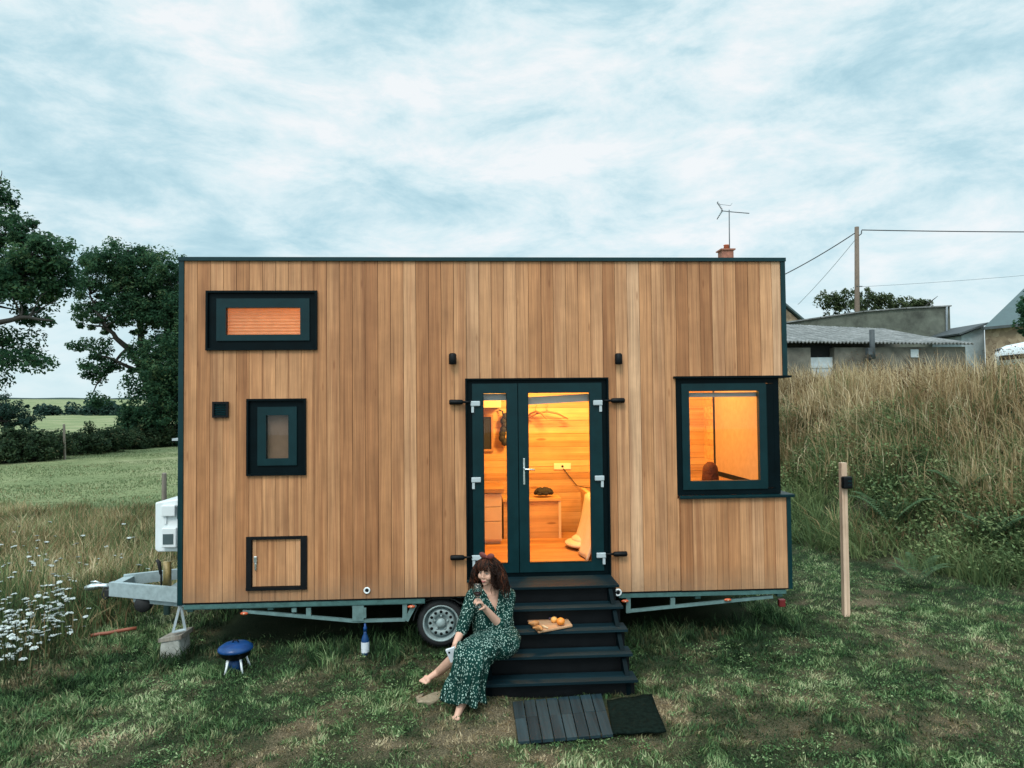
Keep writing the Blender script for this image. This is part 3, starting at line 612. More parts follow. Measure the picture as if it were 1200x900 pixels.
# cedar boards, each its own width of timber
c = MB(); pitch = .1383; x = -3.302
while x < 3.301:
    xa, xb = x, min(x+pitch, 3.302); tone = min(1, max(0, random.gauss(.48, .22)))
    if xa > 2.0: tone = min(1, tone+.08)
    cuts = sorted({xa, xb, *[q for h in HOLES for q in h[:2] if xa+.004 < q < xb-.004]})
    for a, b2 in zip(cuts[:-1], cuts[1:]):
        a2 = a+(.0022 if a == xa else 0); e2 = b2-(.0022 if b2 == xb else 0); mid = (a+b2)/2
        sp = sorted([(h[2], h[3]) for h in HOLES if h[0] < mid < h[1]]); z = .572; segs = []
        for lo, hi in sp: segs.append((z, lo)); z = hi
        segs.append((z, 4.243))
        for q, (lo, hi) in enumerate(segs):
            if hi-lo < .02: continue
            c.rnd = min(1, max(0, tone+random.uniform(-.05, .05)))
            c.box(a2, e2, 0, .02, lo, hi)
    x += pitch
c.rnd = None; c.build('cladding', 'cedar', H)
lp = MB(); xs = np.linspace(2.098, 3.305, 10)
for a, b2 in zip(xs[:-1], xs[1:]):
    lp.rnd = min(1, max(0, random.gauss(.62, .25))); lp.box(a+.0015, b2-.0015, -.012, .008, .572, 1.582)
lp.rnd = None; lp.build('window_panel', 'cedar', H)
s = MB(); slab_holes(s, -3.33, 3.33, .55, 4.235, HOLES, .024, .06); s.build('wall_membrane', 'black', H)
s = MB(); s.box(-3.35, 3.35, 2.44, 2.5, .55, 4.25); s.box(-3.35, -3.30, .024, 2.44, .55, 4.25); slab_holes(s, .0605, 2.44, .55, 4.25, [(.0, 2.0, 1.6, 2.925)], 3.30, 3.352, along='y')
s.build('outer_wall', 'trim_dark', H)
s = MB(); s.box(-3.352, 3.352, .03, 2.502, 4.245, 4.272); s.build('roof', 'trim_dark', H)
s = MB(); s.box(-3.354, -3.302, -.014, .022, .55, 4.243); s.box(3.302, 3.354, -.014, .022, 2.925, 4.243); s.box(3.304, 3.350, -.024, .022, .565, 1.582); s.box(-3.36, 3.36, -.026, .03, 4.243, 4.284); s.build('corner_trim', 'trim_edge', H)
s = MB(); s.box(2.045, 3.385, -.05, .03, 2.925, 2.948); s.box(3.354, 3.385, .03, 2.0, 2.925, 2.948); s.build('drip_ledge', 'trim_dark', H)
s = MB(); s.box(2.085, 3.385, -.055, .06, 1.586, 1.618); s.box(3.26, 3.385, .06, 2.0, 1.586, 1.618); s.box(2.090, 3.382, -.062, -.05, 1.600, 1.612); s.build('window_ledge', 'trim_teal', H)
# floor, pine lining, partitions
s = MB(); 
for k in range(18): s.rnd = random.random(); s.box(-3.28, 3.28, .07+k*.13, .07+k*.13+.127, .745, .80)
s.rnd = None; s.build('floor', 'floor_oak', H)
s = MB(); slab_holes(s, -3.28, 3.28, .80, 4.2, [], 2.40, 2.436, strips=.095); slab_holes(s, -3.28, 3.28, .80, 4.2, [W1, W2, HA, DO, (2.07, 3.29, 1.585, 2.925)], .062, .10, strips=.095)
slab_holes(s, .10, 2.40, .80, 4.2, [(.0, 1.98, 1.62, 2.90)], 3.20, 3.298, along='y', strips=.095); s.box(-3.298, -3.2, .1, 2.4, .8, 4.2)
slab_holes(s, .10, 2.40, .80, 2.85, [], -1.02, -.97, along='y', strips=.095)
s.build('pine_lining', 'pine', H)
s = MB(); s.box(-3.2, 3.2, .10, 2.4, 4.2, 4.24); s.box(-3.2, -.72, .1, 2.4, 2.86, 2.93); s.build('ceiling', 'pine', H)

def window(name, r, sash, pane, blind, bmat, pleat=False, drop=1.0):
    w = MB(); x0, x1, z0, z1 = r
    w.ring(x0, x1, z0, z1, .022, -.030, .02); w.ring(x0+.022, x1-.022, z0+.022, z1-.022, sash[0]-x0-.022, .004, .055, wb=sash[2]-z0-.022); f = w.build(name, 'trim_dark', H)
    w = MB(); w.ring(sash[0], sash[1], sash[2], sash[3], pane[0]-sash[0], -.012, .05, wb=pane[2]-sash[2]); w.build('sash', 'trim_teal', f)
    w = MB(); w.box(pane[0], pane[1], .016, .022, pane[2], pane[3]); w.build('pane', 'pane_glass', f)
    if blind:
        w = MB(); zt, zb = pane[3], pane[3]-(pane[3]-pane[2])*drop
        if pleat:
            n = 9; vs = []
            for q in range(2*n+1):
                z = zt+(zb-zt)*q/(2*n); yy = .060 if q % 2 else .072; vs += [(pane[0]-.02, yy, z), (pane[1]+.02, yy, z)]
            w.add(vs, [(2*q, 2*q+1, 2*q+3, 2*q+2) for q in range(2*n)])
        else: w.box(pane[0]-.02, pane[1]+.02, .062, .065, zb, zt-.02); w.box(pane[0]-.02, pane[1]+.02, .058, .075, zt-.02, zt+.01)
        w.build('blind', bmat, f)
    return f
window('loft_window', W1, (-2.957, -1.964, 3.373, 3.833), (-2.857, -2.019, 3.439, 3.759), True, 'blind_warm', True)
window('bathroom_window', W2, (-2.519, -2.101, 2.022, 2.654), (-2.429, -2.147, 2.096, 2.579), True, 'blind_grey')
# corner window
w = MB(); w.ring(2.075, 3.25, 1.622, 2.925, .06, .0, .06); w.box(3.10, 3.19, .002, .06, 1.69, 2.86); cw = w.build('corner_window', 'trim_dark', H)
w = MB(); w.ring(2.135, 3.10, 1.682, 2.865, .085, -.012, .05, wb=.095); w.box(3.106, 3.109, -.004, .05, 1.70, 2.85); w.build('sash', 'trim_teal', cw)
w = MB(); w.box(2.22, 3.015, .018, .024, 1.777, 2.78); w.build('pane', 'pane_glass', cw)
w = MB(); w.box(2.20, 3.03, .075, .11, 2.715, 2.765); w.build('blind', 'blind_rail', cw)
w = MB(); w.box(3.19, 3.25, .06, .14, 1.622, 2.925); w.box(3.19, 3.25, 1.92, 1.98, 1.622, 2.925); w.box(3.19, 3.25, .14, 1.92, 2.865, 2.925); w.box(3.19, 3.25, .14, 1.92, 1.622, 1.70); w.build('side_frame', 'trim_dark', cw)
w = MB(); w.box(3.205, 3.211, .14, 1.92, 1.70, 2.865); w.build('pane', 'pane_glass', cw)
w = MB(); w.box(3.170, 3.176, .12, 1.84, 1.71, 2.90); w.build('blind', 'blind_tan', cw)
w = MB(); w.box(3.08, 3.19, .10, 2.0, 1.60, 1.64); w.build('inner_sill', 'worktop', cw)

# double glazed doors
w = MB(); x0, x1, z0, z1 = DO
w.ring(x0, x1, z0, z1, .018, -.035, .02); w.ring(x0+.018, x1-.018, z0+.018, z1-.018, .055, .002, .07); df = w.build('door_frame', 'trim_dark', H)
def leaf(name, a, b, pa, pb, lab):
    d = MB(); d.box(a, pa, -.014, .045, .815, 2.885); d.box(pb, b, -.014, .045, .815, 2.885); d.box(pa, pb, -.0135, .045, .815, .915); d.box(pa, pb, -.0135, .045, 2.782, 2.885)
    o = d.build(name, 'trim_teal', H); o['label'] = lab
    g_ = MB(); g_.box(pa, pb, .014, .02, .915, 2.782); g_.build('pane', 'pane_glass', o)
    e = MB(); e.ring(pa, pb, .915, 2.782, .006, -.016, -.0136); e.build('glazing_bead', 'black', o); return o
w = MB(); w.ring(x0+.02, x1-.02, z0+.02, z1-.02, .085, .0705, .082); w.build('door_stop', 'black', df)
w = MB(); w.box(.290, .310, .046, .07, .815, 2.885); w.build('meeting_stile', 'black', df)
dl = leaf('door', -.203, .296, -.083, .176, 'narrow left door leaf'); dr_ = leaf('door', .304, 1.233, .410, 1.098, 'wide right door leaf with a lever handle')
w = MB(); w.box(-.10, .19, .06, .10, 2.70, 2.775); w.build('blind', 'blind_rail', dl)
w = MB(); w.bar((.39, .09, 2.690), (1.12, .09, 2.725), .03, .085); w.build('blind', 'blind_rail', dr_)
w = MB(); w.box(.350, .372, -.022, -.014, 1.77, 2.06, .004); w.tube([(.361, -.02, 1.945), (.361, -.07, 1.945), (.375, -.078, 1.945), (.475, -.078, 1.938)], .010, 8); w.build('handle', 'chrome', dr_)
for sgn, dd in ((-1, dl), (1, dr_)):
    for px, py in (((557, 473), (558, 562), (558.5, 653)) if sgn < 0 else ((700, 472), (702, 560), (704, 650))):
        q = PY(px, py, 0); hb = MB(); hb.box(q.x-.052, q.x+.052, -.045, -.0145, q.z-.028, q.z+.028, .008); hb.box(q.x+sgn*.030-.014, q.x+sgn*.030+.014, -.036, -.0145, q.z-.098, q.z-.028); hb.build('hinge', 'hinge_white', dd)
    for z in (2.685, 1.0):
        xo = -.278 if sgn < 0 else 1.308; hs_ = MB(); hs_.tube([(xo+sgn*(-.06), -.045, z), (xo+sgn*.02, -.05, z)], .012, 8); hs_.tube([(xo+sgn*.02, -.05, z), (xo+sgn*.035, -.05, z), (xo+sgn*.165, -.05, z), (xo+sgn*.175, -.05, z)], [.014, .027, .029, .02], 10); hs_.box(xo+sgn*.06, xo+sgn*.15, -.05, 0, z-.012, z+.012); hs_.build('door_holder', 'black', H)
w = MB(); w.box(-.278, 1.308, -.06, 0.0, .730, .753); w.build('threshold', 'trim_teal', H)
# hatch, vent, lamps, sockets
w = MB(); w.box(-2.634, -1.993, -.022, .03, 1.232, 1.262); w.box(-2.634, -1.993, -.03, .03, .692, .724); w.box(-2.634, -2.578, -.022, .03, .724, 1.232); w.box(-2.058, -1.993, -.022, .03, .724, 1.232); hf = w.build('hatch_frame', 'black', H)
w = MB()
for a, b2 in ((-2.572, -2.535), (-2.532, -2.420), (-2.417, -2.318), (-2.315, -2.222), (-2.219, -2.118), (-2.115, -2.066)): w.rnd = random.uniform(.35, .75); w.box(a, b2, .002, .02, .730, 1.226)
w.rnd = None; hd = w.build('hatch_door', 'cedar', hf)
w = MB(); w.box(-2.556, -2.520, -.02, .0018, .985, 1.055, .008); w.box(-2.548, -2.526, -.014, .0018, .905, .985, .004); w.build('handle', 'chrome', hd)
w = MB(); w.ring(-2.992, -2.825, 2.545, 2.716, .022, -.03, -.0005); vt = w.build('vent', 'black', H)
w = MB(); w.box(-2.970, -2.847, -.006, -.0005, 2.567, 2.694)
for k in range(5): w.bar((-2.970, -.016, 2.580+k*.025), (-2.847, -.016, 2.580+k*.025), .018, .006, (0, -.5, 1))
w.build('louvre', 'trim_teal', vt)
for px in (530.5, 724.5):
    q = PY(px, 420.5, -.04); w = MB(); w.lathe([(.0, .062), (.028, .06), (.041, .045), (.042, -.055), (.036, -.062), (0.0, -.05)], (q.x, -.058, q.z), 'z', 16); w.box(q.x-.02, q.x+.02, -.03, 0, q.z-.03, q.z+.03); w.build('wall_lamp', 'black', H)
for px, py, r_ in ((430, 692, .036), (724, 694, .042)):
    q = PY(px, py, -.01); w = MB(); w.lathe([(r_, 0), (r_, -.012), (r_*.9, -.018), (r_*.62, -.018), (r_*.58, -.006), (0, -.006)], (q.x, -.0005 if px < 500 else -.012, q.z), 'y', 20); so = w.build('round_inlet', 'white_plastic', H)
    w = MB(); w.lathe([(r_*.5, -.008), (r_*.45, -.014), (0, -.016)], (q.x, -.001 if px < 500 else -.013, q.z), 'y', 14); w.build('inlet_cap', 'black', so)
# trailer frame
s = MB(); s.box(-3.29, 3.29, 2.465, 2.48, -.05, .52); s.build('added_light_blocker', 'underside', H)  # unseen panel added at the back to keep skylight out from under the trailer
s = MB(); s.box(-3.30, 3.28, .20, 2.42, .535, .549); s.build('underbody', 'underside', H)
s = MB(); s.box(-3.29, -.735, -.004, .05, .508, .549); s.box(-3.29, -.735, .004, .14, .499, .5075); s.box(1.395, 3.285, -.004, .05, .508, .549)
s.box(-.735, 1.395, .16, .20, .508, .549); s.box(-3.29, 3.285, 2.38, 2.46, .49, .549)
for xx in (-3.25, -2.4, -1.5, 1.5, 2.3, 3.24): s.box(xx-.03, xx+.03, .06, 2.38, .46, .535)
s.build('chassis_rail', 'galv_dark', H)
def pt(px, py, y=.03): q = PY(px, py, y); return (q.x, y, q.z)
s = MB()
s.bar(pt(285, 716), pt(416, 727.5), .035, .032); s.bar(pt(416, 727.5), pt(475, 726), .034, .032); s.bar(pt(476, 727, .031), pt(486, 708, .031), .03, .05)
for px, y0, y1 in ((362, 712, 722), (474.5, 707, 725)): s.bar(pt(px, y0, .032), pt(px, y1, .032), .04, .05, (1, 0, 0))
s.bar(pt(420, 709, .028), pt(420, 727, .028), .05, .12, (1, 0, 0)); s.bar(pt(426, 712, .02), pt(426, 724, .02), .03, .06, (1, 0, 0)); s.bar(pt(345, 712, .034), pt(345, 717, .034), .03, .05, (1, 0, 0))
s.build('side_brace', 'galv', H); s = MB(); s.bar(pt(736, 716), pt(905, 699), .035, .032); s.bar(pt(736, 700, .031), pt(736, 718, .031), .035, .05, (1, 0, 0)); s.bar(pt(788, 700, .032), pt(788, 712, .032), .035, .05, (1, 0, 0)); s.build('side_brace', 'galv', H)
for px, py in ((286, 719), (482, 711), (732.5, 704.5), (853, 703)):
    q = PY(px, py, -.01); w = MB(); w.ball((q.x, -.008, q.z), (.042, .014, .017), 16, 8); mk = w.build('side_marker', 'orange_lens', H)
    w = MB(); w.ball((q.x, -.020, q.z), (.011, .006, .006), 10, 6); w.build('reflector', 'bread_crumb', mk)
q = PY(918, 707, .5); w = MB(); w.box(q.x-.05, q.x+.03, q.y, q.y+.05, q.z-.045, q.z+.045, .01); w.build('rear_light', 'red_lens', H)
def wheel(xc, yc, zc, face=True):
    w = MB(); prof = [(.178, -.075), (.20, -.088), (.235, -.085), (.256, -.062), (.262, -.03), (.262, .05), (.235, .085), (.18, .085)]
    w.lathe(prof, (xc, yc, zc), 'y', 36, cap=False); root = w.build('wheel', 'rubber', H)
    t_ = MB()
    for k in range(40):
        a = 2*math.pi*k/40; 
        t_.bar((xc+.262*math.cos(a), yc-.06, zc+.262*math.sin(a)), (xc+.262*math.cos(a+.05), yc+.05, zc+.262*math.sin(a+.05)), .012, .006, (math.cos(a), 0, math.sin(a)))
    t_.build('tread', 'rubber', root)
    r_ = MB(); r_.lathe([(.198, -.080), (.200, -.092), (.190, -.096), (.181, -.088), (.174, -.05), (.168, .02), (.150, .025), (.147, -.045), (.140, -.060), (.120, -.066), (.088, -.060), (.076, -.035), (.0, -.035)], (xc, yc, zc), 'y', 40, cap=False); r_.build('rim', 'steel_rim', root)
    h_ = MB(); h_.lathe([(.052, -.045), (.052, -.075), (.045, -.088), (0, -.092)], (xc, yc, zc), 'y', 20)
    for k in range(5):
        a = 2*math.pi*k/5+.3; h_.lathe([(.013, -.048), (.013, -.066), (.006, -.07), (0, -.07)], (xc+.075*math.cos(a), yc, zc+.075*math.sin(a)), 'y', 6)
    h_.build('hub', 'steel_rim', root)
    for k in range(12 if yc < 1 else 0):
        a = 2*math.pi*k/12; o_ = MB(); o_.ball((xc+.120*math.cos(a), yc-.066, zc+.120*math.sin(a)), (.017, .004, .017), 10, 5); o_.build('rim_hole', 'black', root)
wheel(-.565, .17, .258); wheel(.16, .17, .258); wheel(-.565, 2.3, .258); wheel(.16, 2.3, .258)
s = MB(); s.tube([(-.565, .25, .258), (-.565, 2.25, .258)], .035, 8); s.tube([(.16, .25, .258), (.16, 2.25, .258)], .035, 8); s.build('axle', 'galv_dark', H)
s = MB()
for xc in (-.565, .16):
    pts = [(xc+.31*math.cos(a), z_) for a in np.linspace(math.pi*.04, math.pi*.96, 14) for z_ in [.27+.29*math.sin(a)]]
    for a, b2 in zip(pts[:-1], pts[1:]): s.add([(a[0], .06, min(a[1], .54)), (a[0], .30, min(a[1], .54)), (b2[0], .30, min(b2[1], .54)), (b2[0], .06, min(b2[1], .54))], [(0, 1, 2, 3)])
o = s.build('mudguard', 'underside', H); md = o.modifiers.new('t', 'SOLIDIFY'); md.thickness = .012
# drawbar at the left end
def dw(px, py, y): return tuple(PY(px, py, y))
s = MB(); zA = PY(170, 693, .95).z
s.bar((-3.30, .62, zA), (-4.62, 1.12, zA), .06, .165); zB = PY(170, 677, 1.7).z
s.bar((-3.30, 2.02, zA+.03), (-4.62, 1.42, zA+.03), .06, .13); s.box(-4.62, -4.50, 1.10, 1.44, zA-.07, zA+.07); s.box(-3.9, -3.82, .85, 1.70, zA-.06, zA+.02); s.bar((-3.30, .70, zA-.13), (-4.3, 1.05, zA-.12), .05, .05); s.build('drawbar', 'galv_light', H)
s = MB(); s.tube([(-4.55, 1.27, zA-.01), (-4.70, 1.27, zA-.02)], .045, 10); s.tube([(-4.74, 1.20, zA), (-4.77, 1.2, zA-.10), (-4.73, 1.2, zA-.15), (-4.68, 1.2, zA-.12), (-4.67, 1.2, zA-.02)], .010, 8); s.box(-4.72, -4.60, 1.16, 1.38, zA-.11, zA-.03); s.build('coupling_boot', 'rubber', H)
s = MB(); s.tube([(-4.70, 1.27, zA-.01), (-4.82, 1.27, zA), (-4.92, 1.27, zA-.01), (-5.0, 1.27, zA-.03)], [.030, .032, .044, .032], 12); s.tube([(-4.80, 1.27, zA+.02), (-4.87, 1.25, zA+.06), (-4.93, 1.25, zA+.055)], .011, 8); s.build('coupling', 'chrome', H)
q = PY(196, 672, 1.1); s = MB(); s.tube([(q.x, 1.1, zA-.32), (q.x, 1.1, zA+.04)], .04, 12); s.build('jockey_leg', 'galv', H)
s = MB(); s.tube([(q.x, 1.1, zA+.03), (q.x, 1.1, PY(196, 658, 1.1).z)], .047, 14); s.tube([(q.x, 1.1, PY(196, 660, 1.1).z), (q.x+.16, 1.08, PY(196, 657, 1.1).z+.03)], .009, 6); s.build('jockey_tube', 'yellow_steel', H)
q = PY(189, 680, 1.0); s = MB(); s.tube([(q.x, 1.0, zA+.05), (q.x, 1.0, zA+.16), (q.x-.01, 1.0, zA+.22)], .012, 8); s.tube([(q.x-.005, 1.0, zA+.19), (q.x-.03, 1.0, zA+.33), (q.x-.055, 1.0, zA+.36)], [.017, .024, .018], 10); s.build('brake_lever', 'rubber', H)
q = PY(169, 707, 1.0); s = MB(); s.lathe([(.0, -.06), (.09, -.06), (.1, -.03), (.1, .03), (.09, .06), (0, .06)], (q.x, 1.0, q.z), 'y', 18); s.box(q.x-.05, q.x+.05, .95, 1.05, q.z, zA-.08); s.build('jockey_wheel', 'rubber', H)
s = MB(); a = PY(209, 713, .02)
s.bar((a.x+.01, .03, .54), (PY(203.5, 743, .02).x, .0, .265), .022, .022); s.bar((a.x+.02, .03, .54), (PY(215, 742, .02).x, .06, .275), .022, .022); s.bar((PY(204, 740, .02).x, .0, .272), (PY(216, 740, .02).x, .06, .278), .05, .012); s.build('support_leg', 'hinge_white', H)
# white heater cabinet hung on the left end wall
x0, x1 = PY(181.5, 620, .85).x, -3.352; z0, z1, z2 = PY(181, 647, .85).z, PY(181, 589, .85).z, PY(208, 580, .85).z
s = MB(); s.prism([(x0, z0+.03), (x0+.03, z0), (x1, z0), (x1, z2), (x0, z1)], .85, 1.55); hc = s.build('heater_cabinet', 'white_plastic', H)
md = hc.modifiers.new('b', 'BEVEL'); md.width = .015; md.segments = 2
s = MB(); s.box(x0+.09, x0+.25, .80, .849, z1-.16, z1-.03, .01); s.box(x0+.11, x0+.14, .83, .849, z1-.25, z1-.16); s.build('flue_cover', 'white_plastic', hc)
s = MB(); s.box(x0+.10, x0+.27, .79, .849, z0+.06, z0+.29, .01); s.build('control_box', 'white_plastic', hc)
s = MB(); s.box(x0+.12, x0+.24, .784, .789, z0+.10, z0+.22); s.build('grille', 'slate', hc); s = MB(); s.box(x0+.26, x0+.35, .838, .8488, z1-.2, z1-.04); s.build('grille', 'slate', hc)
s = MB(); s.tube([(x1-.03, .82, z2-.1), (x1-.02, .79, z0+.35), (x1-.10, .79, z0+.18), (x1-.14, .82, z0+.08)], .022, 8); s.build('hose', 'label_white', hc)
q = PY(207, 515, .4); s = MB(); s.box(q.x-.03, -3.352, .35, .6, q.z-.012, q.z+.014); s.build('bracket', 'hinge_white', H)

# ------------------------------------------------------------------ inside the house
def at(px, py, y): return PY(px, py, y)
yk = 1.60
kr = at(588, 600, yk).x; zt = at(580, 573, yk).z
K = thing('kitchen_cabinet', 'cream kitchen unit with drawers seen through the narrow left door', 'cabinet', (kr-.35, yk+.3, .8))
s = MB(); s.box(-.95, kr, yk+.02, 2.395, .84, zt-.05); s.box(-.95, kr-.02, yk+.06, 2.39, .801, .84); s.build('carcass', 'cabinet_cream', K)
s = MB(); s.box(-.96, kr+.03, yk-.02, 2.396, zt-.05, zt); s.build('worktop', 'worktop', K)
zz = [.86, zt-.43, zt-.24, zt-.06]
for a, b2 in zip(zz[:-1], zz[1:]): s = MB(); s.box(-.6, kr-.004, yk, yk+.019, a+.006, b2-.006, .003); s.build('drawer', 'cabinet_cream', K)
q0, q1 = at(562, 478, 2.0), at(587, 466, 2.0); s = MB(); s.box(-.95, q1.x, 2.0, 2.395, q0.z, q1.z+.3, .005); cb = s.build('wall_cupboard', 'cabinet_cream'); tag(cb, 'pale cupboard high on the wall behind the narrow door pane', 'cupboard')
q0, q1 = at(563, 529, 2.38), at(578, 486, 2.38); s = MB(); s.ring(q0.x-.16, q1.x, q0.z, q1.z, .03, 2.36, 2.399); pf = s.build('wall_mirror', 'worktop'); tag(pf, 'dark rectangular mirror on the pine wall behind the narrow door pane', 'mirror')
s = MB(); s.box(q0.x-.13, q1.x-.03, 2.385, 2.392, q0.z+.03, q1.z-.03); s.build('mirror_glass', 'bag_black', pf)
q = at(589, 500, 2.3); s = MB(); s.tube([(q.x-.05, 2.36, q.z+.24), (q.x, 2.3, q.z+.22), (q.x+.02, 2.3, q.z+.1)], .012, 6)
for k in range(7): s.ball((q.x+random.uniform(-.03, .05), 2.3, q.z+.14-.06*k), (.05, .05, .06), 10, 6)
tag(s.build('hanging_bag', 'bag_black'), 'slim black bag hanging on the wall beside the mirror', 'bag')
# coat hangers
for px, sc_, lab, rz in ((628, .26, 'wooden coat hanger nearest the door split', 1.0), (641, .30, 'wooden coat hanger hanging flat against the pine wall', .15)):
    q = at(px, 487, 2.25); s = MB(); u = Vector((math.cos(rz), -math.sin(rz)*.8, 0))
    s.tube([q+Vector((0, 0, .12)), q+Vector((.015, 0, .15)), q+Vector((.0, 0, .175)), q+Vector((-.02, 0, .16))], .004, 6); s.tube([q+Vector((0, 0, .12)), q+Vector((0, 0, .06))], .005, 6)
    s.tube([q-u*sc_+Vector((0, 0, -.05)), q-u*sc_*.5+Vector((0, 0, .03)), q+Vector((0, 0, .06)), q+u*sc_*.5+Vector((0, 0, .03)), q+u*sc_+Vector((0, 0, -.05))], [.008, .014, .015, .014, .008], 8); s.tube([q-u*sc_*.95+Vector((0, 0, -.04)), q+u*sc_*.95+Vector((0, 0, -.04))], .006, 6)
    tag(s.build('coat_hanger', 'hanger_wood'), lab, 'hanger', 'coat hangers in the doorway')
# bedside box
q0, q1 = at(616, 634, 1.95), at(656, 584, 1.95); B = thing('storage_box', 'open pine storage box standing on the floor against the back wall', 'box', ((q0.x+q1.x)/2, 2.1, .8))
s = MB(); s.box(q0.x-.3, q1.x-.02, 1.96, 2.38, .801, q1.z-.03); s.build('body', 'pine', B); s = MB(); s.box(q0.x-.31, q1.x+.02, 1.93, 2.39, q1.z-.03, q1.z+.005); s.build('top', 'pine', B); s = MB(); s.box(q1.x-.02, q1.x+.015, 1.94, 2.385, .801, q1.z-.03); s.build('side_panel', 'cabinet_cream', B)
q = at(637, 577, 2.08); s = MB()
for k in range(70):
    d = Vector(RS.normal(size=3)).normalized(); s.ball(q+Vector((d.x*.11, d.y*.08, abs(d.z)*.06-.01)), (.035, .035, .022), 7, 5, Matrix.Rotation(random.uniform(0, 3), 3, 'X'))
tag(s.build('crumpled_hat', 'bag_black'), 'crumpled black hat lying on the pine storage box', 'hat')
q = at(659, 546.5, 2.395); s = MB(); s.box(q.x-.125, q.x+.125, 2.383, 2.3995, q.z-.045, q.z+.045, .006); ou = s.build('wall_socket', 'socket_white', H)
s = MB(); s.lathe([(.018, 0), (.014, -.004), (0, -.003)], (q.x+.0, 2.381, q.z), 'y', 14); s.build('socket_hole', 'bag_black', ou)
s = MB(); s.tube([q+Vector((.01, -.02, -.03)), at(667, 558, 2.38), at(676, 569, 2.37), at(684, 571, 2.3), at(694, 572, 2.2)], .006, 6); tag(s.build('power_cable', 'bag_black'), 'thin dark cable running from the wall socket down to the bed', 'cable')
# bed
zb = .8; xb = at(684, 580, 1.5).x; zm = at(690, 577, 1.5).z
D = thing('bed', 'bed with a cream blanket hanging down, beside the corner window', 'bed', (2.2, 1.3, .8))
zt_ = 1.22
s = MB(); s.box(xb+.16, 3.15, .55, 2.36, .801, zt_-.2); s.build('bed_base', 'pine', D)
s = MB(); s.box(xb+.15, 3.16, .5, 2.37, zt_-.2, zt_, .05); s.build('mattress', 'blanket', D)
s = MB(); s.box(xb+.08, xb+.14, .55, 2.3, .801, zm-.03, .01); s.build('footboard', 'pine', D)
s = MB(); n, m = 14, 14; vs = []
for i in range(m+1):
    t = i/m
    for j in range(n+1):
        w_ = j/n; f_ = math.sin(w_*14)*.02*t; zz_ = zm+.01-(zm-.80)*t*.985 if t > 0 else zm+.01
        out = -.02-.15*t+f_-(.05*t**4); vs.append((xb+.06+out+(.0 if t else .1), .62+w_*1.0+.15*t*(w_-.5)-.1*t, max(.815, zz_)))
s.add(vs, [(i*(n+1)+j, i*(n+1)+j+1, (i+1)*(n+1)+j+1, (i+1)*(n+1)+j) for i in range(m) for j in range(n)], True)
bl = s.build('blanket', 'blanket', D); md = bl.modifiers.new('t', 'SOLIDIFY'); md.thickness = .03
q = at(674, 651, 1.35); s = MB(); s.ball((q.x+.05, 1.3, .86), (.19, .28, .05), 16, 9); s.ball((q.x+.09, 1.33, .90), (.14, .22, .06), 16, 9); s.build('blanket_fold', 'blanket', D)
# lamps that light the rooms
def lamp(name, label, p, power, col, r=.22):
    t_ = thing(name, label, 'lamp', p); s = MB(); s.lathe([(0, -.03), (.10, -.03), (.13, 0), (.13, .02), (0, .02)], p, 'z', 20); s.build('lamp_shade', 'lamp_glow', t_)
    s = MB(); s.tube([Vector(p)+Vector((0, 0, .02)), (p[0], p[1], 4.2)], .008, 6); s.build('lamp_cord', 'bag_black', t_)
    ld = bpy.data.lights.new(name+'_light', 'POINT'); ld.energy = power; ld.color = col; ld.shadow_soft_size = r; lo = bpy.data.objects.new(name+'_light', ld); COL.objects.link(lo); lo.location = (0, 0, -.12); lo.parent = t_
LC = (1, .52, .125)
lamp('ceiling_lamp', 'warm round ceiling lamp lighting the main room', (.85, 1.15, 3.25), 285, LC)
lamp('ceiling_lamp', 'warm round ceiling lamp above the bed', (2.3, 1.2, 3.3), 95, LC)
lamp('ceiling_lamp', 'warm round ceiling lamp in the sleeping loft', (-2.2, 1.3, 3.9), 34, LC)

# ------------------------------------------------------------------ steps in front of the door
S = thing('entrance_steps', 'dark painted wooden steps with five treads leading up to the glazed doors', 'steps', (.58, -.7, 0))
TR = []
for k in range(5):
    z = .155+.158*k; yf = -1.36+.21*k; x0 = -.14+.03*k; x1 = 1.275+.004*k; TR.append((yf, z)); s = MB(); wd = .20 if k < 4 else .42
    for j in range(2):
        s.rnd = random.random(); a = yf+j*wd/2; s.box(x0, x1, a+.002, a+wd/2-.002+.02, z-.026-.001*j, z-.001*j, .003)
    s.build('tread', 'dark_deck', S)
    s = MB(); s.box(x0+.02, x1-.02, yf+.07, yf+.085, z-.20, z-.0275); s.build('riser', 'black', S)
for xx in (-.06, 1.20):
    s = MB(); s.prism([(a, b) for a, b in ((-1.30, -.02), (-1.30, .125), (-.50, .755), (-.14, .755), (-.14, .48), (-.62, -.02))], xx-.02, xx+.02)
    s.v = [(y, x, z) for x, y, z in s.v]; s.build('stringer', 'trim_dark', S)

# ------------------------------------------------------------------ small things on and around the steps
tb = TR[2][1]; BRD = thing('serving_board', 'pale wooden serving board with pastries and fruit lying across the third tread', 'board', tuple(PZ(644, 732, tb)))
cs = [PZ(px, py, tb+.006) for px, py in ((616, 727), (662, 722.5), (671, 735), (631, 742.5))]
s = MB(); n = 4; s.add([tuple(p) for p in cs]+[(p.x, p.y, p.z+.022) for p in cs], [(3, 2, 1, 0), (4, 5, 6, 7), (0, 1, 5, 4), (1, 2, 6, 5), (2, 3, 7, 6), (3, 0, 4, 7)]); bo = s.build('board', 'board_wood', BRD)
md = bo.modifiers.new('b', 'BEVEL'); md.width = .006; md.segments = 2
tz = tb+.029
def on(px, py, dz=0): return PZ(px, py, tz+dz)
q = on(657, 729, .03); s = MB(); s.ball(q+Vector((0, 0, .006)), (.042, .042, .036), 18, 12); tag(s.build('orange', 'orange_peel'), 'halved orange fruit at the right end of the serving board', 'orange')
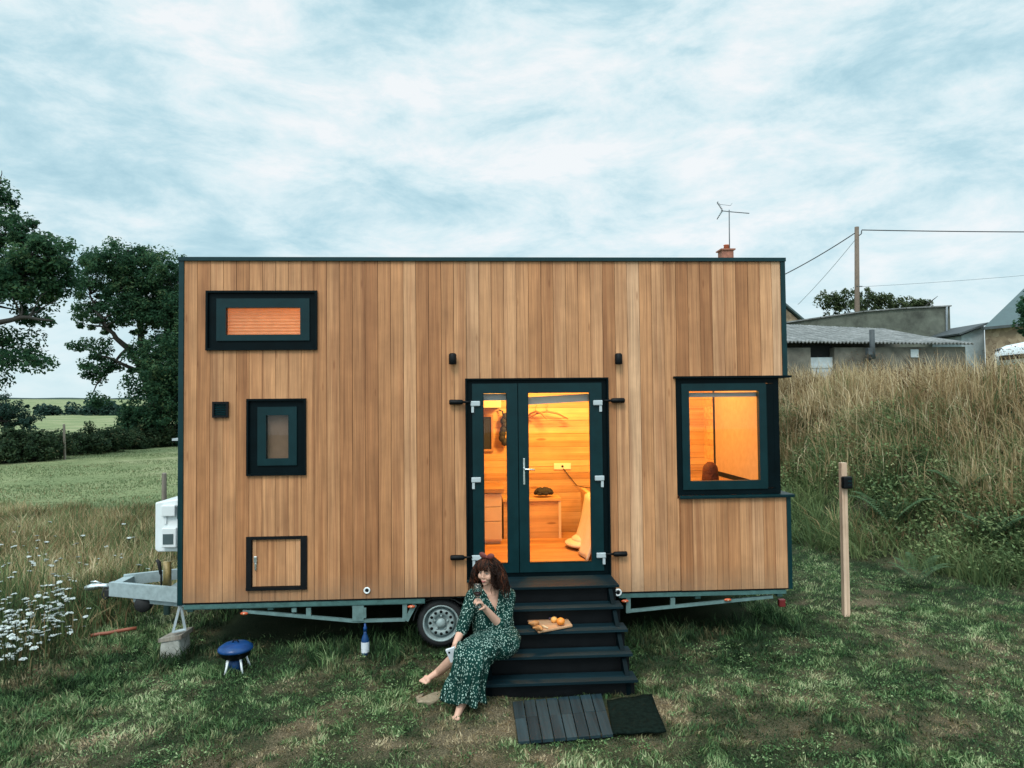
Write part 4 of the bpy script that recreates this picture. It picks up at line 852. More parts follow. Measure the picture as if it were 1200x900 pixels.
q = on(652, 727, .025); s = MB(); s.ball(q+Vector((-.02, .02, 0)), (.034, .034, .03), 16, 10); tag(s.build('apricot', 'apricot'), 'small yellow orange apricot tucked beside the orange', 'apricot')
q = on(648, 725, .015); s = MB()
for k in range(7): s.ball(q+Vector((random.uniform(-.03, .03), random.uniform(-.02, .03), random.uniform(-.004, .01))), .013, 10, 7)
tag(s.build('grape_bunch', 'grape'), 'little bunch of dark grapes behind the orange on the board', 'grapes')
def croissant(px, py, rot, lab):
    q = on(px, py, .022); s = MB(); pts = []; rs = []
    for k in range(13):
        a = -1.25+2.5*k/12; p = Vector((math.sin(a)*.055, .05-math.cos(a)*.05, 0)); p.rotate(Matrix.Rotation(rot, 3, 'Z')); pts.append(q+p); rs.append(.007+.021*math.cos(a*1.15)**2*(1 if k % 2 else .86))
    s.tube(pts, rs, 10); tag(s.build('croissant', 'croissant'), lab, 'croissant')
croissant(627, 730.5, .4, 'golden brown croissant lying whole at the left end of the serving board'); croissant(632, 736, 2.4, 'broken croissant nearest the front edge of the serving board')
q = on(638, 734.5, .008); s = MB(); s.tube([q+Vector((-.02, .04, 0)), q+Vector((.0, 0, 0)), q+Vector((.03, -.045, 0))], [.008, .012, .006], 8); tag(s.build('bread_piece', 'bread_crumb'), 'torn piece of pale pastry in the middle of the board', 'bread')
# duckboard and doormat
Z0 = .012; corners = [PZ(600, 824, .03), PZ(705, 814, .03), PZ(719, 862, .03), PZ(607, 871, .03)]
DB = thing('duckboard', 'dark slatted wooden duckboard lying on the grass before the steps', 'duckboard', tuple(PZ(655, 845, 0)))
def bil(u, v, z): a = corners[0].lerp(corners[1], u); b_ = corners[3].lerp(corners[2], u); p = a.lerp(b_, v); return (p.x, p.y, z)
s = MB()
for r_ in range(2):
    for k in range(8):
        s.rnd = random.random(); u0, u1 = k/8+.006, (k+1)/8-.006; v0, v1 = r_*.45+.003 if r_ else 0, (.447 if r_ == 0 else 1); zt = .042+random.uniform(-.002, .002)
        s.add([bil(u0, v0, .02), bil(u1, v0, .02), bil(u1, v1, .02), bil(u0, v1, .02), bil(u0, v0, zt), bil(u1, v0, zt), bil(u1, v1, zt), bil(u0, v1, zt)], [(0, 3, 2, 1), (4, 5, 6, 7), (0, 1, 5, 4), (1, 2, 6, 5), (2, 3, 7, 6), (3, 0, 4, 7)])
s.rnd = None; s.build('slats', 'mat_deck', DB)
s = MB()
for v in (.06, .4, .5, .94): s.add([bil(.01, v, -.01), bil(.99, v, -.01), bil(.99, v+.04, -.01), bil(.01, v+.04, -.01), bil(.01, v, .0195), bil(.99, v, .0195), bil(.99, v+.04, .0195), bil(.01, v+.04, .0195)], [(0, 3, 2, 1), (4, 5, 6, 7), (0, 1, 5, 4), (1, 2, 6, 5), (2, 3, 7, 6), (3, 0, 4, 7)])
s.build('bearers', 'black', DB)
mc = [PZ(718, 861, .03), PZ(781, 858, .03), PZ(764, 817, .03), PZ(711, 822, .03)]; s = MB(); n = 10; vs = []
for j in range(n+1):
    for i in range(n+1):
        p = mc[0].lerp(mc[1], i/n).lerp(mc[3].lerp(mc[2], i/n), j/n); vs.append((p.x, p.y, .028+.004*math.sin(i*1.3+j)+.02*(max(0, j-8)/2)*(i/n)))
s.add(vs, [(j*(n+1)+i, j*(n+1)+i+1, (j+1)*(n+1)+i+1, (j+1)*(n+1)+i) for j in range(n) for i in range(n)], True); o = s.build('doormat', 'black_mat'); tag(o, 'square black bristle doormat on the grass right of the duckboard', 'doormat')
md = o.modifiers.new('t', 'SOLIDIFY'); md.thickness = .014
q = PZ(505, 816, .02); s = MB(); s.ball(q, (.12, .085, .025), 18, 8); o = s.build('flat_stone', 'stone_flat'); tag(o, 'flat tan stone in the grass under the outstretched bare foot', 'stone')
for v in o.data.vertices: v.co *= 1+.25*(vnoise(v.co.x*9, v.co.y*9, 1.3)-.5)
# blue barbecue
q = PZ(276, 784, 0); q.z = float(height(q.x, q.y)); G = thing('camping_barbecue', 'small round blue camping barbecue on white legs under the house', 'barbecue', tuple(q))
zc = PY(276, 760, q.y).z; s = MB(); s.lathe([(.165, -.012), (.172, 0), (.165, .02), (.12, .05), (.05, .062), (0, .064)], (q.x, q.y, zc), 'z', 32); s.build('lid', 'blue_enamel', G)
s = MB(); s.lathe([(.0, -.10), (.09, -.095), (.14, -.06), (.158, -.014), (.16, -.012)], (q.x, q.y, zc), 'z', 28); s.build('bowl', 'black', G)
s = MB(); s.lathe([(.075, q.z+.0-zc), (.062, -.09)], (q.x, q.y, zc), 'z', 20); s.build('burner_housing', 'blue_plastic', G)
for a in (.6, 2.6, 4.3, 5.5):
    s = MB(); s.tube([(q.x+.10*math.cos(a), q.y+.10*math.sin(a), zc-.08), (q.x+.15*math.cos(a), q.y+.15*math.sin(a), q.z-.01)], .011, 8); s.build('leg', 'white_plastic', G)
s = MB(); s.tube([(q.x-.03, q.y, zc+.06), (q.x-.02, q.y, zc+.085), (q.x+.02, q.y, zc+.085), (q.x+.03, q.y, zc+.06)], .008, 6); s.build('handle', 'black', G)
# blue bottle
q = PZ(428, 766, 0); q.z = float(height(q.x, q.y)); b_ = thing('spray_bottle', 'blue bottle with a white label standing in the grass beneath the trailer', 'bottle', tuple(q))
s = MB(); s.lathe([(0, 0), (.040, .0), (.042, .02), (.041, .16), (.028, .20), (.017, .225), (.017, .25)], q, 'z', 20); s.build('body', 'blue_plastic', b_)
s = MB(); s.lathe([(.0440, .03), (.0440, .14)], q, 'z', 20, cap=False); s.build('label', 'label_white', b_); s = MB(); s.lathe([(.019, .25), (.021, .29), (.012, .30), (.01, .33), (0, .33)], q, 'z', 14); s.build('cap', 'blue_enamel', b_)
# concrete block under the support leg
pa, pb = PZ(184, 768, .05), PZ(207, 766, .05); q = (pa+pb)/2; s = MB(); s.add([(pa.x, -.02, -.05), (pb.x+.05, -.02, -.05), (pb.x+.05, .26, -.05), (pa.x, .26, -.05), (pa.x+.015, -.02, .17), (pb.x+.02, -.02, .20), (pb.x+.04, .22, .20), (pa.x+.06, .22, .18)], [(0, 3, 2, 1), (4, 5, 6, 7), (0, 1, 5, 4), (1, 2, 6, 5), (2, 3, 7, 6), (3, 0, 4, 7)])
o = s.build('concrete_block', 'concrete'); tag(o, 'pale concrete block in the grass propping the left end of the house', 'block'); md = o.modifiers.new('b', 'BEVEL'); md.width = .02; md.segments = 2
s = MB(); s.add([(pa.x-.0, -.03, .172), (pb.x+.05, -.03, .202), (pb.x+.07, .24, .205), (pa.x+.07, .24, .185), (pa.x-.0, -.03, .21), (pb.x+.05, -.03, .245), (pb.x+.07, .24, .25), (pa.x+.07, .24, .222)], [(0, 3, 2, 1), (4, 5, 6, 7), (0, 1, 5, 4), (1, 2, 6, 5), (2, 3, 7, 6), (3, 0, 4, 7)]); o = s.build('wooden_shim', 'grey_wood'); tag(o, 'weathered wooden slab lying on top of the concrete block', 'board')
# red hose in the grass
s = MB(); s.tube([PZ(px, py, .06) for px, py in ((106, 745), (116, 743), (126, 742), (138, 739.5), (150, 737.5), (160, 736))], .02, 8); tag(s.build('hose', 'hose_red'), 'short length of red hose lying in the grass by the drawbar', 'hose')
# post with black socket box
q = PZ(991.5, 723, 0); q.z = float(height(q.x, q.y))-.02; zt = PY(987.5, 542, q.y).z; T = thing('timber_post', 'pale new square timber post standing alone on the lawn at the right', 'post', tuple(q)); w_ = .036
tx = PY(987.5, 542, q.y).x; s = MB(); s.add([(q.x-w_, q.y-w_, q.z-.1), (q.x+w_, q.y-w_, q.z-.1), (q.x+w_, q.y+w_, q.z-.1), (q.x-w_, q.y+w_, q.z-.1), (tx-w_, q.y-w_, zt), (tx+w_, q.y-w_, zt), (tx+w_, q.y+w_, zt), (tx-w_, q.y+w_, zt)], [(0, 3, 2, 1), (4, 5, 6, 7), (0, 1, 5, 4), (1, 2, 6, 5), (2, 3, 7, 6), (3, 0, 4, 7)]); o = s.build('post', 'post_wood', T)
md = o.modifiers.new('b', 'BEVEL'); md.width = .004
p_ = PY(990, 565, q.y-w_); s = MB(); s.box(p_.x-.055, p_.x+.065, q.y-w_-.075, q.y-w_-.001, p_.z-.075, p_.z+.075, .018); sb = s.build('socket_box', 'black', T)
s = MB(); s.box(p_.x+.0, p_.x+.045, q.y-w_-.0765, q.y-w_-.0751, p_.z+.012, p_.z+.028); s.box(p_.x-.005, p_.x+.045, q.y-w_-.0765, q.y-w_-.0751, p_.z-.03, p_.z-.02); s.build('display', 'trim_teal', sb)
# field posts
def stake(name, px, pyb, pyt, y, r_, lab, lean=0):
    a = gz(PY(px, pyb, y)); b2 = PY(px+lean, pyt, y); s = MB(); s.tube([a-Vector((0, 0, .2)), a.lerp(b2, .5), b2-Vector((0, 0, .02)), b2], [r_*1.05, r_, r_*.95, r_*.6], 9, smooth=False); tag(s.build(name, 'grey_wood'), lab, 'post')
stake('fence_post', 192.5, 592, 554, 8.6, .055, 'grey weathered round fence post behind the white cabinet')
stake('wooden_stake', 76, 541, 497, 29, .06, 'thin bare stake standing before the hedge in the field', -1)
# wild carrot flowers
def flower_mesh(k):
    r_ = random.Random(k); s = MB(); hh = .42+.12*k
    top = Vector((r_.uniform(-.06, .06), r_.uniform(-.06, .06), hh)); s.tube([(0, 0, -.05), (top.x*.3, top.y*.3, hh*.5), tuple(top)], [.005, .004, .003], 5, mi=1)
    for q in range(34):
        a, d = r_.uniform(0, 6.28), .040*math.sqrt(r_.random()); p = top+Vector((d*math.cos(a), d*math.sin(a), .05-d*.25+r_.uniform(-.006, .006)))
        if q % 3 == 0: s.tube([tuple(top-Vector((0, 0, .015))), tuple(p)], .0016, 3, mi=1, caps=False)
        t1 = Vector((r_.uniform(-1, 1), r_.uniform(-1, 1), r_.uniform(-.3, .3))).normalized()*.010; t2 = Vector((-t1.y, t1.x, r_.uniform(-.006, .006)))
        s.add([p-t1-t2*.6, p+t1-t2, p+t1*.8+t2, p-t1+t2*.8], [(0, 1, 2, 3)])
    me = bpy.data.meshes.new('wild_carrot_flower'); me.from_pydata(s.v, [], s.f); me.polygons.foreach_set('material_index', s.mi)
    a = me.attributes.new('rnd', 'FLOAT', 'FACE'); a.data.foreach_set('value', s.r); me.materials.append(MATS['petal_white']); me.materials.append(MATS['bush_leaf']); return me
fms = [flower_mesh(k) for k in range(4)]; cnt = 0; tries = 0
while cnt < 270 and tries < 20000:
    tries += 1; px = RS.uniform(-5, 172); py = RS.uniform(628, 768); dens = sstep(640, 735, py)*sstep(185, 40, px)*.95+.05
    if (88 < px < 140 and 672 < py < 722) or py > 772-.42*px or RS.rand() > dens*(1.2*vnoise(px, py, .05)+.05): continue
    me = fms[RS.randint(4)]; sc_ = RS.uniform(.42, .85); top = PZ(px, py, .47*sc_)
    o = bpy.data.objects.new('wild_carrot_flower', me); COL.objects.link(o); o.location = (top.x, top.y, float(height(top.x, top.y))); o.scale = (sc_, sc_, sc_*RS.uniform(.75, 1.0)); o.rotation_euler = (RS.normal(0, .16), RS.normal(0, .16), RS.uniform(0, 6.28))
    tag(o, 'white wild carrot flower head on a thin stem in the meadow left of the drawbar', 'wildflower', 'white wildflowers in the meadow'); cnt += 1
# bracken fronds on the bank
def fern(px, py, s0, rz, dryv, lab):
    best = None
    for y in np.arange(1.5, 9, .1):
        p = PY(px, py, y)
        if float(height(p.x, p.y)) > p.z: best = p; break
    if best is None: return
    V, F = [], []; 
    for fr in range(9):
        a = rz+fr*2*math.pi/9+random.uniform(-.3, .3); L = s0*random.uniform(.7, 1.1)
        for k in range(26):
            t = (k+1)/27; r_ = L*t; z = L*(1.25*t-.75*t*t)*1.3+.05; c_ = np.array([math.cos(a)*r_, math.sin(a)*r_, z]); wd = L*.24*(1-t)**.7*min(1, t*5)
            for sg in (-1, 1):
                d = np.array([-math.sin(a)*sg+math.cos(a)*.35, math.cos(a)*sg+math.sin(a)*.35, -.15]); e = np.array([math.cos(a), math.sin(a), .1])*L*.022; n0 = len(V)
                V += [c_-e, c_+e, c_+d*wd+e*.4, c_+d*wd-e*.4]; F.append((n0, n0+1, n0+2, n0+3))
    o = np_mesh('bracken', np.array(V), [np.array(F)], {'rnd': RS.rand(len(F))}, 'fern_leaf', loc=(best.x, best.y, float(height(best.x, best.y)))); tag(o, lab, 'fern')
fern(1045, 620, .75, .2, 0, 'green bracken clump in the middle of the lower bank, right of the post'); fern(1165, 640, .7, .9, 0, 'green bracken clump low on the bank near the right edge'); fern(1130, 590, .6, 1.4, 0, 'green bracken clump highest on the bank, among tangled grass')
fern(1075, 690, .5, .4, 0, 'small bracken clump at the very foot of the bank')

# ------------------------------------------------------------------ farmyard beyond the bank
def gy0(p): return float(height(p.x, p.y))-.2
# long low shed with corrugated roof
y0 = 17.0; xl = PY(880, 400, y0).x; xr = PY(1139, 404, y0).x; zl = PY(920, 401, y0).z; zr = PY(1139, 404, y0).z; zg = 2.6; DP = 4.4
zrl = PY(925, 377, y0+DP).z; zrr = PY(1100, 386, y0+DP).z
SH = thing('stone_shed', 'long low stone shed with a grey corrugated roof above the bank', 'shed', ((xl+xr)/2, y0+2, 3))
d0, d1 = PY(952, 402, y0).x, PY(980, 402, y0).x
s = MB(); slab_holes(s, xl, xr-.15, zg, zr-.06, [(d0, d1, zg, zl-.12)], y0+.15, y0+.5); s.box(xr-.55, xr-.15, y0+.5, y0+DP, zg, zr-.05); s.box(xl, xr-.15, y0+DP-.3, y0+DP, zg, zrr-.15); s.build('wall', 'mortar_wall', SH)
n = 260; s = MB(); vs = []
for i in range(n+1):
    t = i/n; x = xl+(xr-xl)*t; ze = zl+(zr-zl)*t; zr_ = zrl+(zrr-zrl)*min(1, t*1.05); w_ = .035*math.cos(i*math.pi/2*.92)+.02*vnoise(x*2, 3, 1.5); vs += [(x, y0-.15+.03*vnoise(x, 1, 3), ze+w_), (x-.25*t, y0+DP*.5, (ze+zr_)/2-.05+w_), (x-.7*t, y0+DP, zr_+w_)]
s.add(vs, [(3*i+q, 3*i+3+q, 3*i+4+q, 3*i+1+q) for i in range(n) for q in (0, 1)]); o = s.build('roof', 'corrugated', SH); md = o.modifiers.new('t', 'SOLIDIFY'); md.thickness = .035
s = MB(); s.box(d0, d1, y0+.3, y0+.36, zg, zl-.55); s.box(d0+.03, d1-.03, y0+.27, y0+.2999, zl-.95, zl-.85); s.build('door', 'door_pale', SH); s = MB(); s.box(d0-.1, d1+.1, y0+.505, y0+.6, zg, zl-.05); s.build('doorway', 'dark_hole', SH)
q = PY(1018, 400, y0); s = MB(); s.tube([(q.x, y0-.22, zl-.65), (q.x, y0-.22, zl-.18), (q.x, y0-.22, zl+.42)], [.10, .09, .09], 10); s.box(q.x-.2, q.x+.06, y0-.3, y0-.1, zl-.5, zl-.25); s.box(q.x-.1, q.x+.1, y0-.24, y0+.14, zl-.66, zl-.56); s.build('stove_pipe', 'slate_dark', SH)
q = PY(1074, 407, y0); s = MB(); s.box(q.x-.15, q.x+.15, y0+.11, y0+.149, zr-.45, zr-.15); s.build('shutter', 'door_pale', SH)
# rendered building with sloping parapet behind
y1 = 24.5; pts = [PY(px, py, y1) for px, py in ((860, 388), (905, 381), (960, 373), (1010, 366), (1060, 362), (1113, 359.5))]
BB = thing('rendered_outbuilding', 'old ivy stained outbuilding with a sloping wall top behind the shed', 'outbuilding', (pts[2].x, y1+1, 3))
s = MB(); s.prism([(p.x, p.z) for p in pts]+[(pts[-1].x, 2.5), (pts[0].x, 2.5)], y1, y1+3.5); s.build('wall', 'ivy_wall', BB)
s = MB()
for a, b2 in zip(pts[:-1], pts[1:]): s.bar((a.x, y1+.1, a.z+.035), (b2.x+.03, y1+.1, b2.z+.035), .4, .06)
s.build('coping', 'corrugated', BB)
s = MB(); s.tube([(pts[-1].x-.2, y1-.06, pts[-1].z), (pts[-1].x-.22, y1-.06, pts[-1].z-.5), (pts[-1].x-.3, y1-.06, 3.2)], .05, 8); s.build('downpipe', 'wire_pale', BB)
# farmhouse with chimney
y2 = 36.0; ap, er, el = PY(864, 309, y2), PY(944, 377, y2), PY(784, 377, y2)
FH = thing('farmhouse', 'farmhouse gable with dark verge, mostly hidden behind the tiny house', 'house', (ap.x, y2+3, 3))
s = MB(); s.prism([(ap.x, ap.z-.25), (er.x-.45, er.z+.12), (er.x-.45, 2), (el.x+.45, 2), (el.x+.45, el.z+.12)], y2, y2+8); s.build('wall', 'rubble_stone', FH)
s = MB()
for e in (er, el): s.add([(ap.x, y2-.25, ap.z-.14), (e.x, y2-.25, e.z-.14), (e.x, y2+8.2, e.z-.14), (ap.x, y2+8.2, ap.z-.14), (ap.x, y2-.25, ap.z), (e.x, y2-.25, e.z), (e.x, y2+8.2, e.z), (ap.x, y2+8.2, ap.z)], [(0, 3, 2, 1), (4, 5, 6, 7), (0, 1, 5, 4), (1, 2, 6, 5), (2, 3, 7, 6), (3, 0, 4, 7)])
s.build('roof', 'slate', FH); c_ = PY(851, 297, y2+1); r2 = PY(857, 301, y2+1).x-PY(845, 301, y2+1).x
s = MB(); s.box(c_.x-r2*.6, c_.x+r2*.5, y2+.6, y2+1.4, ap.z-1.6, PY(851, 294.5, y2+1).z); s.box(c_.x-r2*.75, c_.x+r2*.65, y2+.5, y2+1.5, PY(851, 294.5, y2+1).z, PY(851, 293, y2+1).z); ch = s.build('chimney', 'brick_chimney', FH)
s = MB(); s.lathe([(.20, 0), (.16, .28), (.19, .30), (.19, .34), (0, .34)], (c_.x+.02, y2+1, PY(851, 293, y2+1).z), 'z', 16); s.build('chimney_pot', 'chimney_pot', ch)
# aerial
yA = y2+1; AN = thing('television_aerial', 'spiky television aerial on a thin mast beside the chimney', 'aerial', tuple(PY(855, 302, yA)))
s = MB(); s.tube([PY(855, 306, yA), PY(854.5, 246, yA)], .035, 6); s.build('mast', 'antenna_metal', AN)
s = MB(); s.tube([PY(845, 247, yA), PY(860, 248.5, yA), PY(878, 250, yA)], .03, 6)
for k in range(9):
    p = PY(858+k*2.4, 248.6+k*.17, yA); s.tube([p-Vector((.06, .22, .06)), p+Vector((.06, .22, .06))], .02, 5)
for sg in (-1, 1):
    for k in range(5):
        p = PY(846-k*1.2, 247-sg*(1+k*2.0), yA); s.tube([p-Vector((.12, .35, .0)), p+Vector((.12, .35, .05))], .022, 5)
    s.tube([PY(847, 247, yA), PY(840, 247-sg*10, yA)], .02, 5)
s.tube([PY(840, 239, yA), PY(856, 241, yA), PY(858, 238, yA)], .014, 5); s.build('yagi', 'antenna_metal', AN)
# hipped slate house at the right edge
y3 = 21.5; e0, e1 = PY(1151, 384.5, y3), PY(1290, 371, y3); rg = PY(1216, 318, y3+4.2); rg2 = rg+Vector((7, 0, 0))
RH = thing('slate_roofed_barn', 'stone barn with a steep grey slate roof at the right edge', 'barn', ((e0.x+e1.x)/2, y3+3, 3))
rg = PY(1206, 332, y3+4.2); e1r = Vector((e1.x+6, y3-.05, e1.z+.5)); e0f = Vector((e0.x, y3-.05, e0.z)); ebl = Vector((2*rg.x-e0.x+.8, y3+8.6, e0.z)); ebr = e1r+(ebl-e0f); rg2 = rg+(e1r-e0f)
dn = Vector((0, 0, -.05)); s = MB(); lo = lambda p: Vector((p.x, p.y, 2.5))
i0, i1, j0, jr = e0f.lerp(e1r, .02)+Vector((0, .2, -.03)), e1r+Vector((0, .2, -.03)), ebl.lerp(ebr, .02)+Vector((0, -.2, -.05)), rg.lerp(rg2, .02)+Vector((0, 0, -.12))
s.add([lo(i0), lo(i1), i1, i0], [(0, 1, 2, 3)]); s.add([lo(i0), i0, jr, j0, lo(j0)], [(0, 1, 2, 3, 4)]); o = s.build('wall', 'rubble_stone', RH)
s = MB(); s.add([e0f, e1r, rg2, rg, ebl, ebr], [(0, 1, 2, 3), (3, 2, 5, 4)]); o = s.build('roof', 'slate', RH); md = o.modifiers.new('t', 'SOLIDIFY'); md.thickness = .10; md.offset = -1
s = MB(); s.bar(e0f+Vector((-.05, -.06, -.03)), e1r+Vector((0, -.06, -.03)), .12, .12); s.build('gutter', 'slate_dark', RH)
s = MB(); a0, a1 = PY(1124, 391, y3+1), PY(1153, 379.5, y3+1); s.prism([(a0.x+.1, 2.5), (a1.x, 2.5), (a1.x, a1.z-.1), (a0.x+.1, a0.z-.1)], y3+1, y3+5); s.build('lean_to', 'zinc', RH)
s = MB(); s.bar((a0.x-.2, y3+3, a0.z-.05), (a1.x, y3+3, a1.z), 4.6, .08); s.build('lean_to_roof', 'slate_dark', RH)
b = gz(PY(1204, 420, 17)); cc = PY(1206, 362, 17)
make_tree('small_tree', 'dark leafy tree poking in at the right edge before the barn', 'tree', b, [([tuple(b), tuple(cc-Vector((0, 0, .9)))], .12, .06)], [(tuple(cc+Vector((.35, 0, .1))), (.75, .6, .8)), (tuple(cc+Vector((.2, 0, -.6))), (.6, .5, .4))], 60, 90, .28, .07, .1, hole=.2)
# bush behind the outbuilding
b = gz(PY(1010, 380, 30)); lob = [(P(px, py, 30), r) for px, py, r in ((972, 352, (.7, .7, .55)), (992, 352, (.8, .8, .65)), (1015, 351, (.9, .8, .6)), (1037, 354, (.8, .8, .5)), (1058, 357, (.7, .7, .35)), (1075, 358, (.7, .7, .3)), (1000, 365, (1.6, 1, .6)), (1040, 368, (1.6, 1, .5)))]
shrub('garden_bush', 'olive green bush showing above the outbuilding, round the utility pole', 'shrub', b, lob, 42, .075, 'bush_leaf', nper=26, crad=.26)
s = MB(); s.tube([P(1081, 362, 29), P(1090, 354, 29), P(1099, 347, 29)], [.05, .035, .012], 6); tag(s.build('bare_branch', 'bark'), 'bare leaning branch sticking up right of the bush', 'branch')
# utility pole and wires
yp = 27.0; UP = thing('utility_pole', 'brown wooden utility pole rising behind the shed', 'utility pole', tuple(PY(1003, 385, yp)))
s = MB(); a, b2 = PY(1003, 400, yp), PY(1004, 266, yp); a.z = 2.5; s.tube([a, b2], [.15, .11], 12); s.build('pole', 'pole_wood', UP)
q = PY(1008, 272, yp); s = MB(); s.tube([q+Vector((-.12, -.1, -.2)), q+Vector((0, -.1, -.12)), q+Vector((.02, -.1, .06))], .03, 6); q2 = PY(1007, 336, yp); s.tube([q2+Vector((-.2, -.1, 0)), q2+Vector((.1, -.1, 0))], .025, 6); s.build('insulator', 'slate_dark', UP)
def wire(p, q, sag, r_, m, lab):
    p, q = Vector(p), Vector(q); s = MB(); s.tube([p.lerp(q, t)-Vector((0, 0, sag*4*t*(1-t))) for t in np.linspace(0, 1, 16)], r_, 5); tag(s.build('overhead_wire', m), lab, 'wire')
wire(PY(1010, 269.5, yp), PY(1320, 271.5, yp), .05, .028, 'wire', 'dark overhead cable running right from the pole top')
wire(PY(1002, 273, yp), PY(900, 331, yp+3), .12, .028, 'wire', 'dark overhead cable sloping down left from the pole top')
wire(PY(1003, 280, yp), PY(935, 357, yp+6), .1, .013, 'wire_pale', 'thin pale stay wire descending left below the dark cable')
wire(PY(1008, 336, yp), PY(1320, 311, yp-2), .1, .010, 'wire_pale', 'faint thin wire leaving the pole low down towards the barn')
# white car on the bank
ycar = 10.6; nose = PY(1172, 420, ycar+1.3); zgr = PY(1171, 414, ycar).z-.50; CR = thing('parked_car', 'white parked car half hidden by the dry grass at the right edge', 'car', (nose.x+2.1, ycar+.85, zgr))
prof = [(0, .38), (-.02, .55), (.06, .72), (.35, .84), (1.0, .96), (1.75, 1.40), (2.2, 1.5), (3.2, 1.48), (3.9, 1.05), (4.15, .98), (4.2, .5), (4.15, .28), (.1, .25)]
s = MB(); N = 9; vs = []
for j in range(N):
    t = j/(N-1); y = ycar+1.7*t; e = 1-abs(2*t-1); nr = min(1, e*4)
    for (x, z) in prof: vs.append((nose.x+2.1+(x-2.1)*(.93+.07*nr), y+(.16*(1 if t < .5 else -1)*max(0, (z-.95)) if 0 < 1 else 0), zgr+.25+(z-.25)*(.96+.04*nr)))
k = len(prof); s.add(vs, [(j*k+i, j*k+(i+1) % k, (j+1)*k+(i+1) % k, (j+1)*k+i) for j in range(N-1) for i in range(k)]+[tuple(range(k))[::-1], tuple((N-1)*k+i for i in range(k))], True); o = s.build('body', 'car_white', CR); md = o.modifiers.new('e', 'EDGE_SPLIT'); md.split_angle = R(35)
s = MB()
for pts in ([(1.15, .98), (1.78, 1.36), (2.25, 1.42), (2.3, .98)], [(2.38, .98), (2.34, 1.42), (3.1, 1.40), (3.55, 1.02)]):
    s.add([(nose.x+x, ycar+.16*max(0, z-.95)-.012, zgr+z) for x, z in pts], [(0, 1, 2, 3)])
s.add([(nose.x+1.02, ycar+.12, zgr+.985), (nose.x+1.02, ycar+1.58, zgr+.985), (nose.x+1.70, ycar+1.5, zgr+1.39), (nose.x+1.70, ycar+.2, zgr+1.39)], [(0, 1, 2, 3)])
o = s.build('window', 'car_glass', CR); md = o.modifiers.new('t', 'SOLIDIFY'); md.thickness = .006
for xx in (.78, 3.4):
    s = MB(); s.lathe([(0, -.1), (.2, -.1), (.3, -.07), (.31, 0), (.31, .1), (0, .1)], (nose.x+xx, ycar+.07, zgr+.31), 'y', 24); wl = s.build('wheel', 'rubber', CR); s = MB(); s.lathe([(.19, -.102), (.17, -.108), (.05, -.105), (0, -.112)], (nose.x+xx, ycar+.07, zgr+.31), 'y', 16); s.build('rim', 'steel_rim', wl)
for yy in (ycar+.12, ycar+1.3):
    s = MB(); s.ball((nose.x+.13, yy+.14, zgr+.69), (.12, .16, .07), 12, 8); s.build('headlight', 'car_glass', CR)
s = MB(); s.box(nose.x-.035, nose.x+.05, ycar+.4, ycar+1.3, zgr+.38, zgr+.52, .01); s.build('grille', 'black', CR)

# ------------------------------------------------------------------ people
def capsule(mb, a, b, ra, rb, seg=14):
    a, b = Vector(a), Vector(b); mb.ball(a, ra, seg, 9); mb.ball(b, rb, seg, 9)
    if (b-a).length > 1e-4: mb.tube([a, b], [ra, rb], seg)
def chain(mb, pts, rs):
    for i in range(len(pts)-1): capsule(mb, pts[i], pts[i+1], rs[i], rs[i+1])
def melt(mb, name, mat, parent, voxel, smooth=4, cut=None, dec=None, fac=.5):
    """fuse overlapping shapes into one continuous skin"""
    off = origin(parent); me = bpy.data.meshes.new('tmp'); me.from_pydata([tuple(Vector(v)-off) for v in mb.v], [], mb.f); me.update()
    o = bpy.data.objects.new('tmp', me); COL.objects.link(o)
    m = o.modifiers.new('r', 'REMESH'); m.mode = 'VOXEL'; m.voxel_size = voxel
    if smooth: m = o.modifiers.new('s', 'SMOOTH'); m.factor = fac; m.iterations = smooth
    dg = bpy.context.evaluated_depsgraph_get(); dg.update(); nm = bpy.data.meshes.new_from_object(o.evaluated_get(dg)); bpy.data.objects.remove(o)
    if cut:
        bm = bmesh.new(); bm.from_mesh(nm); dead = [v for v in bm.verts if cut(v.co+off)]; bmesh.ops.delete(bm, geom=dead, context='VERTS'); bm.to_mesh(nm); bm.free()
    nm.name = name; nm.polygons.foreach_set('use_smooth', np.ones(len(nm.polygons), bool)); return link(name, nm, mat, parent)
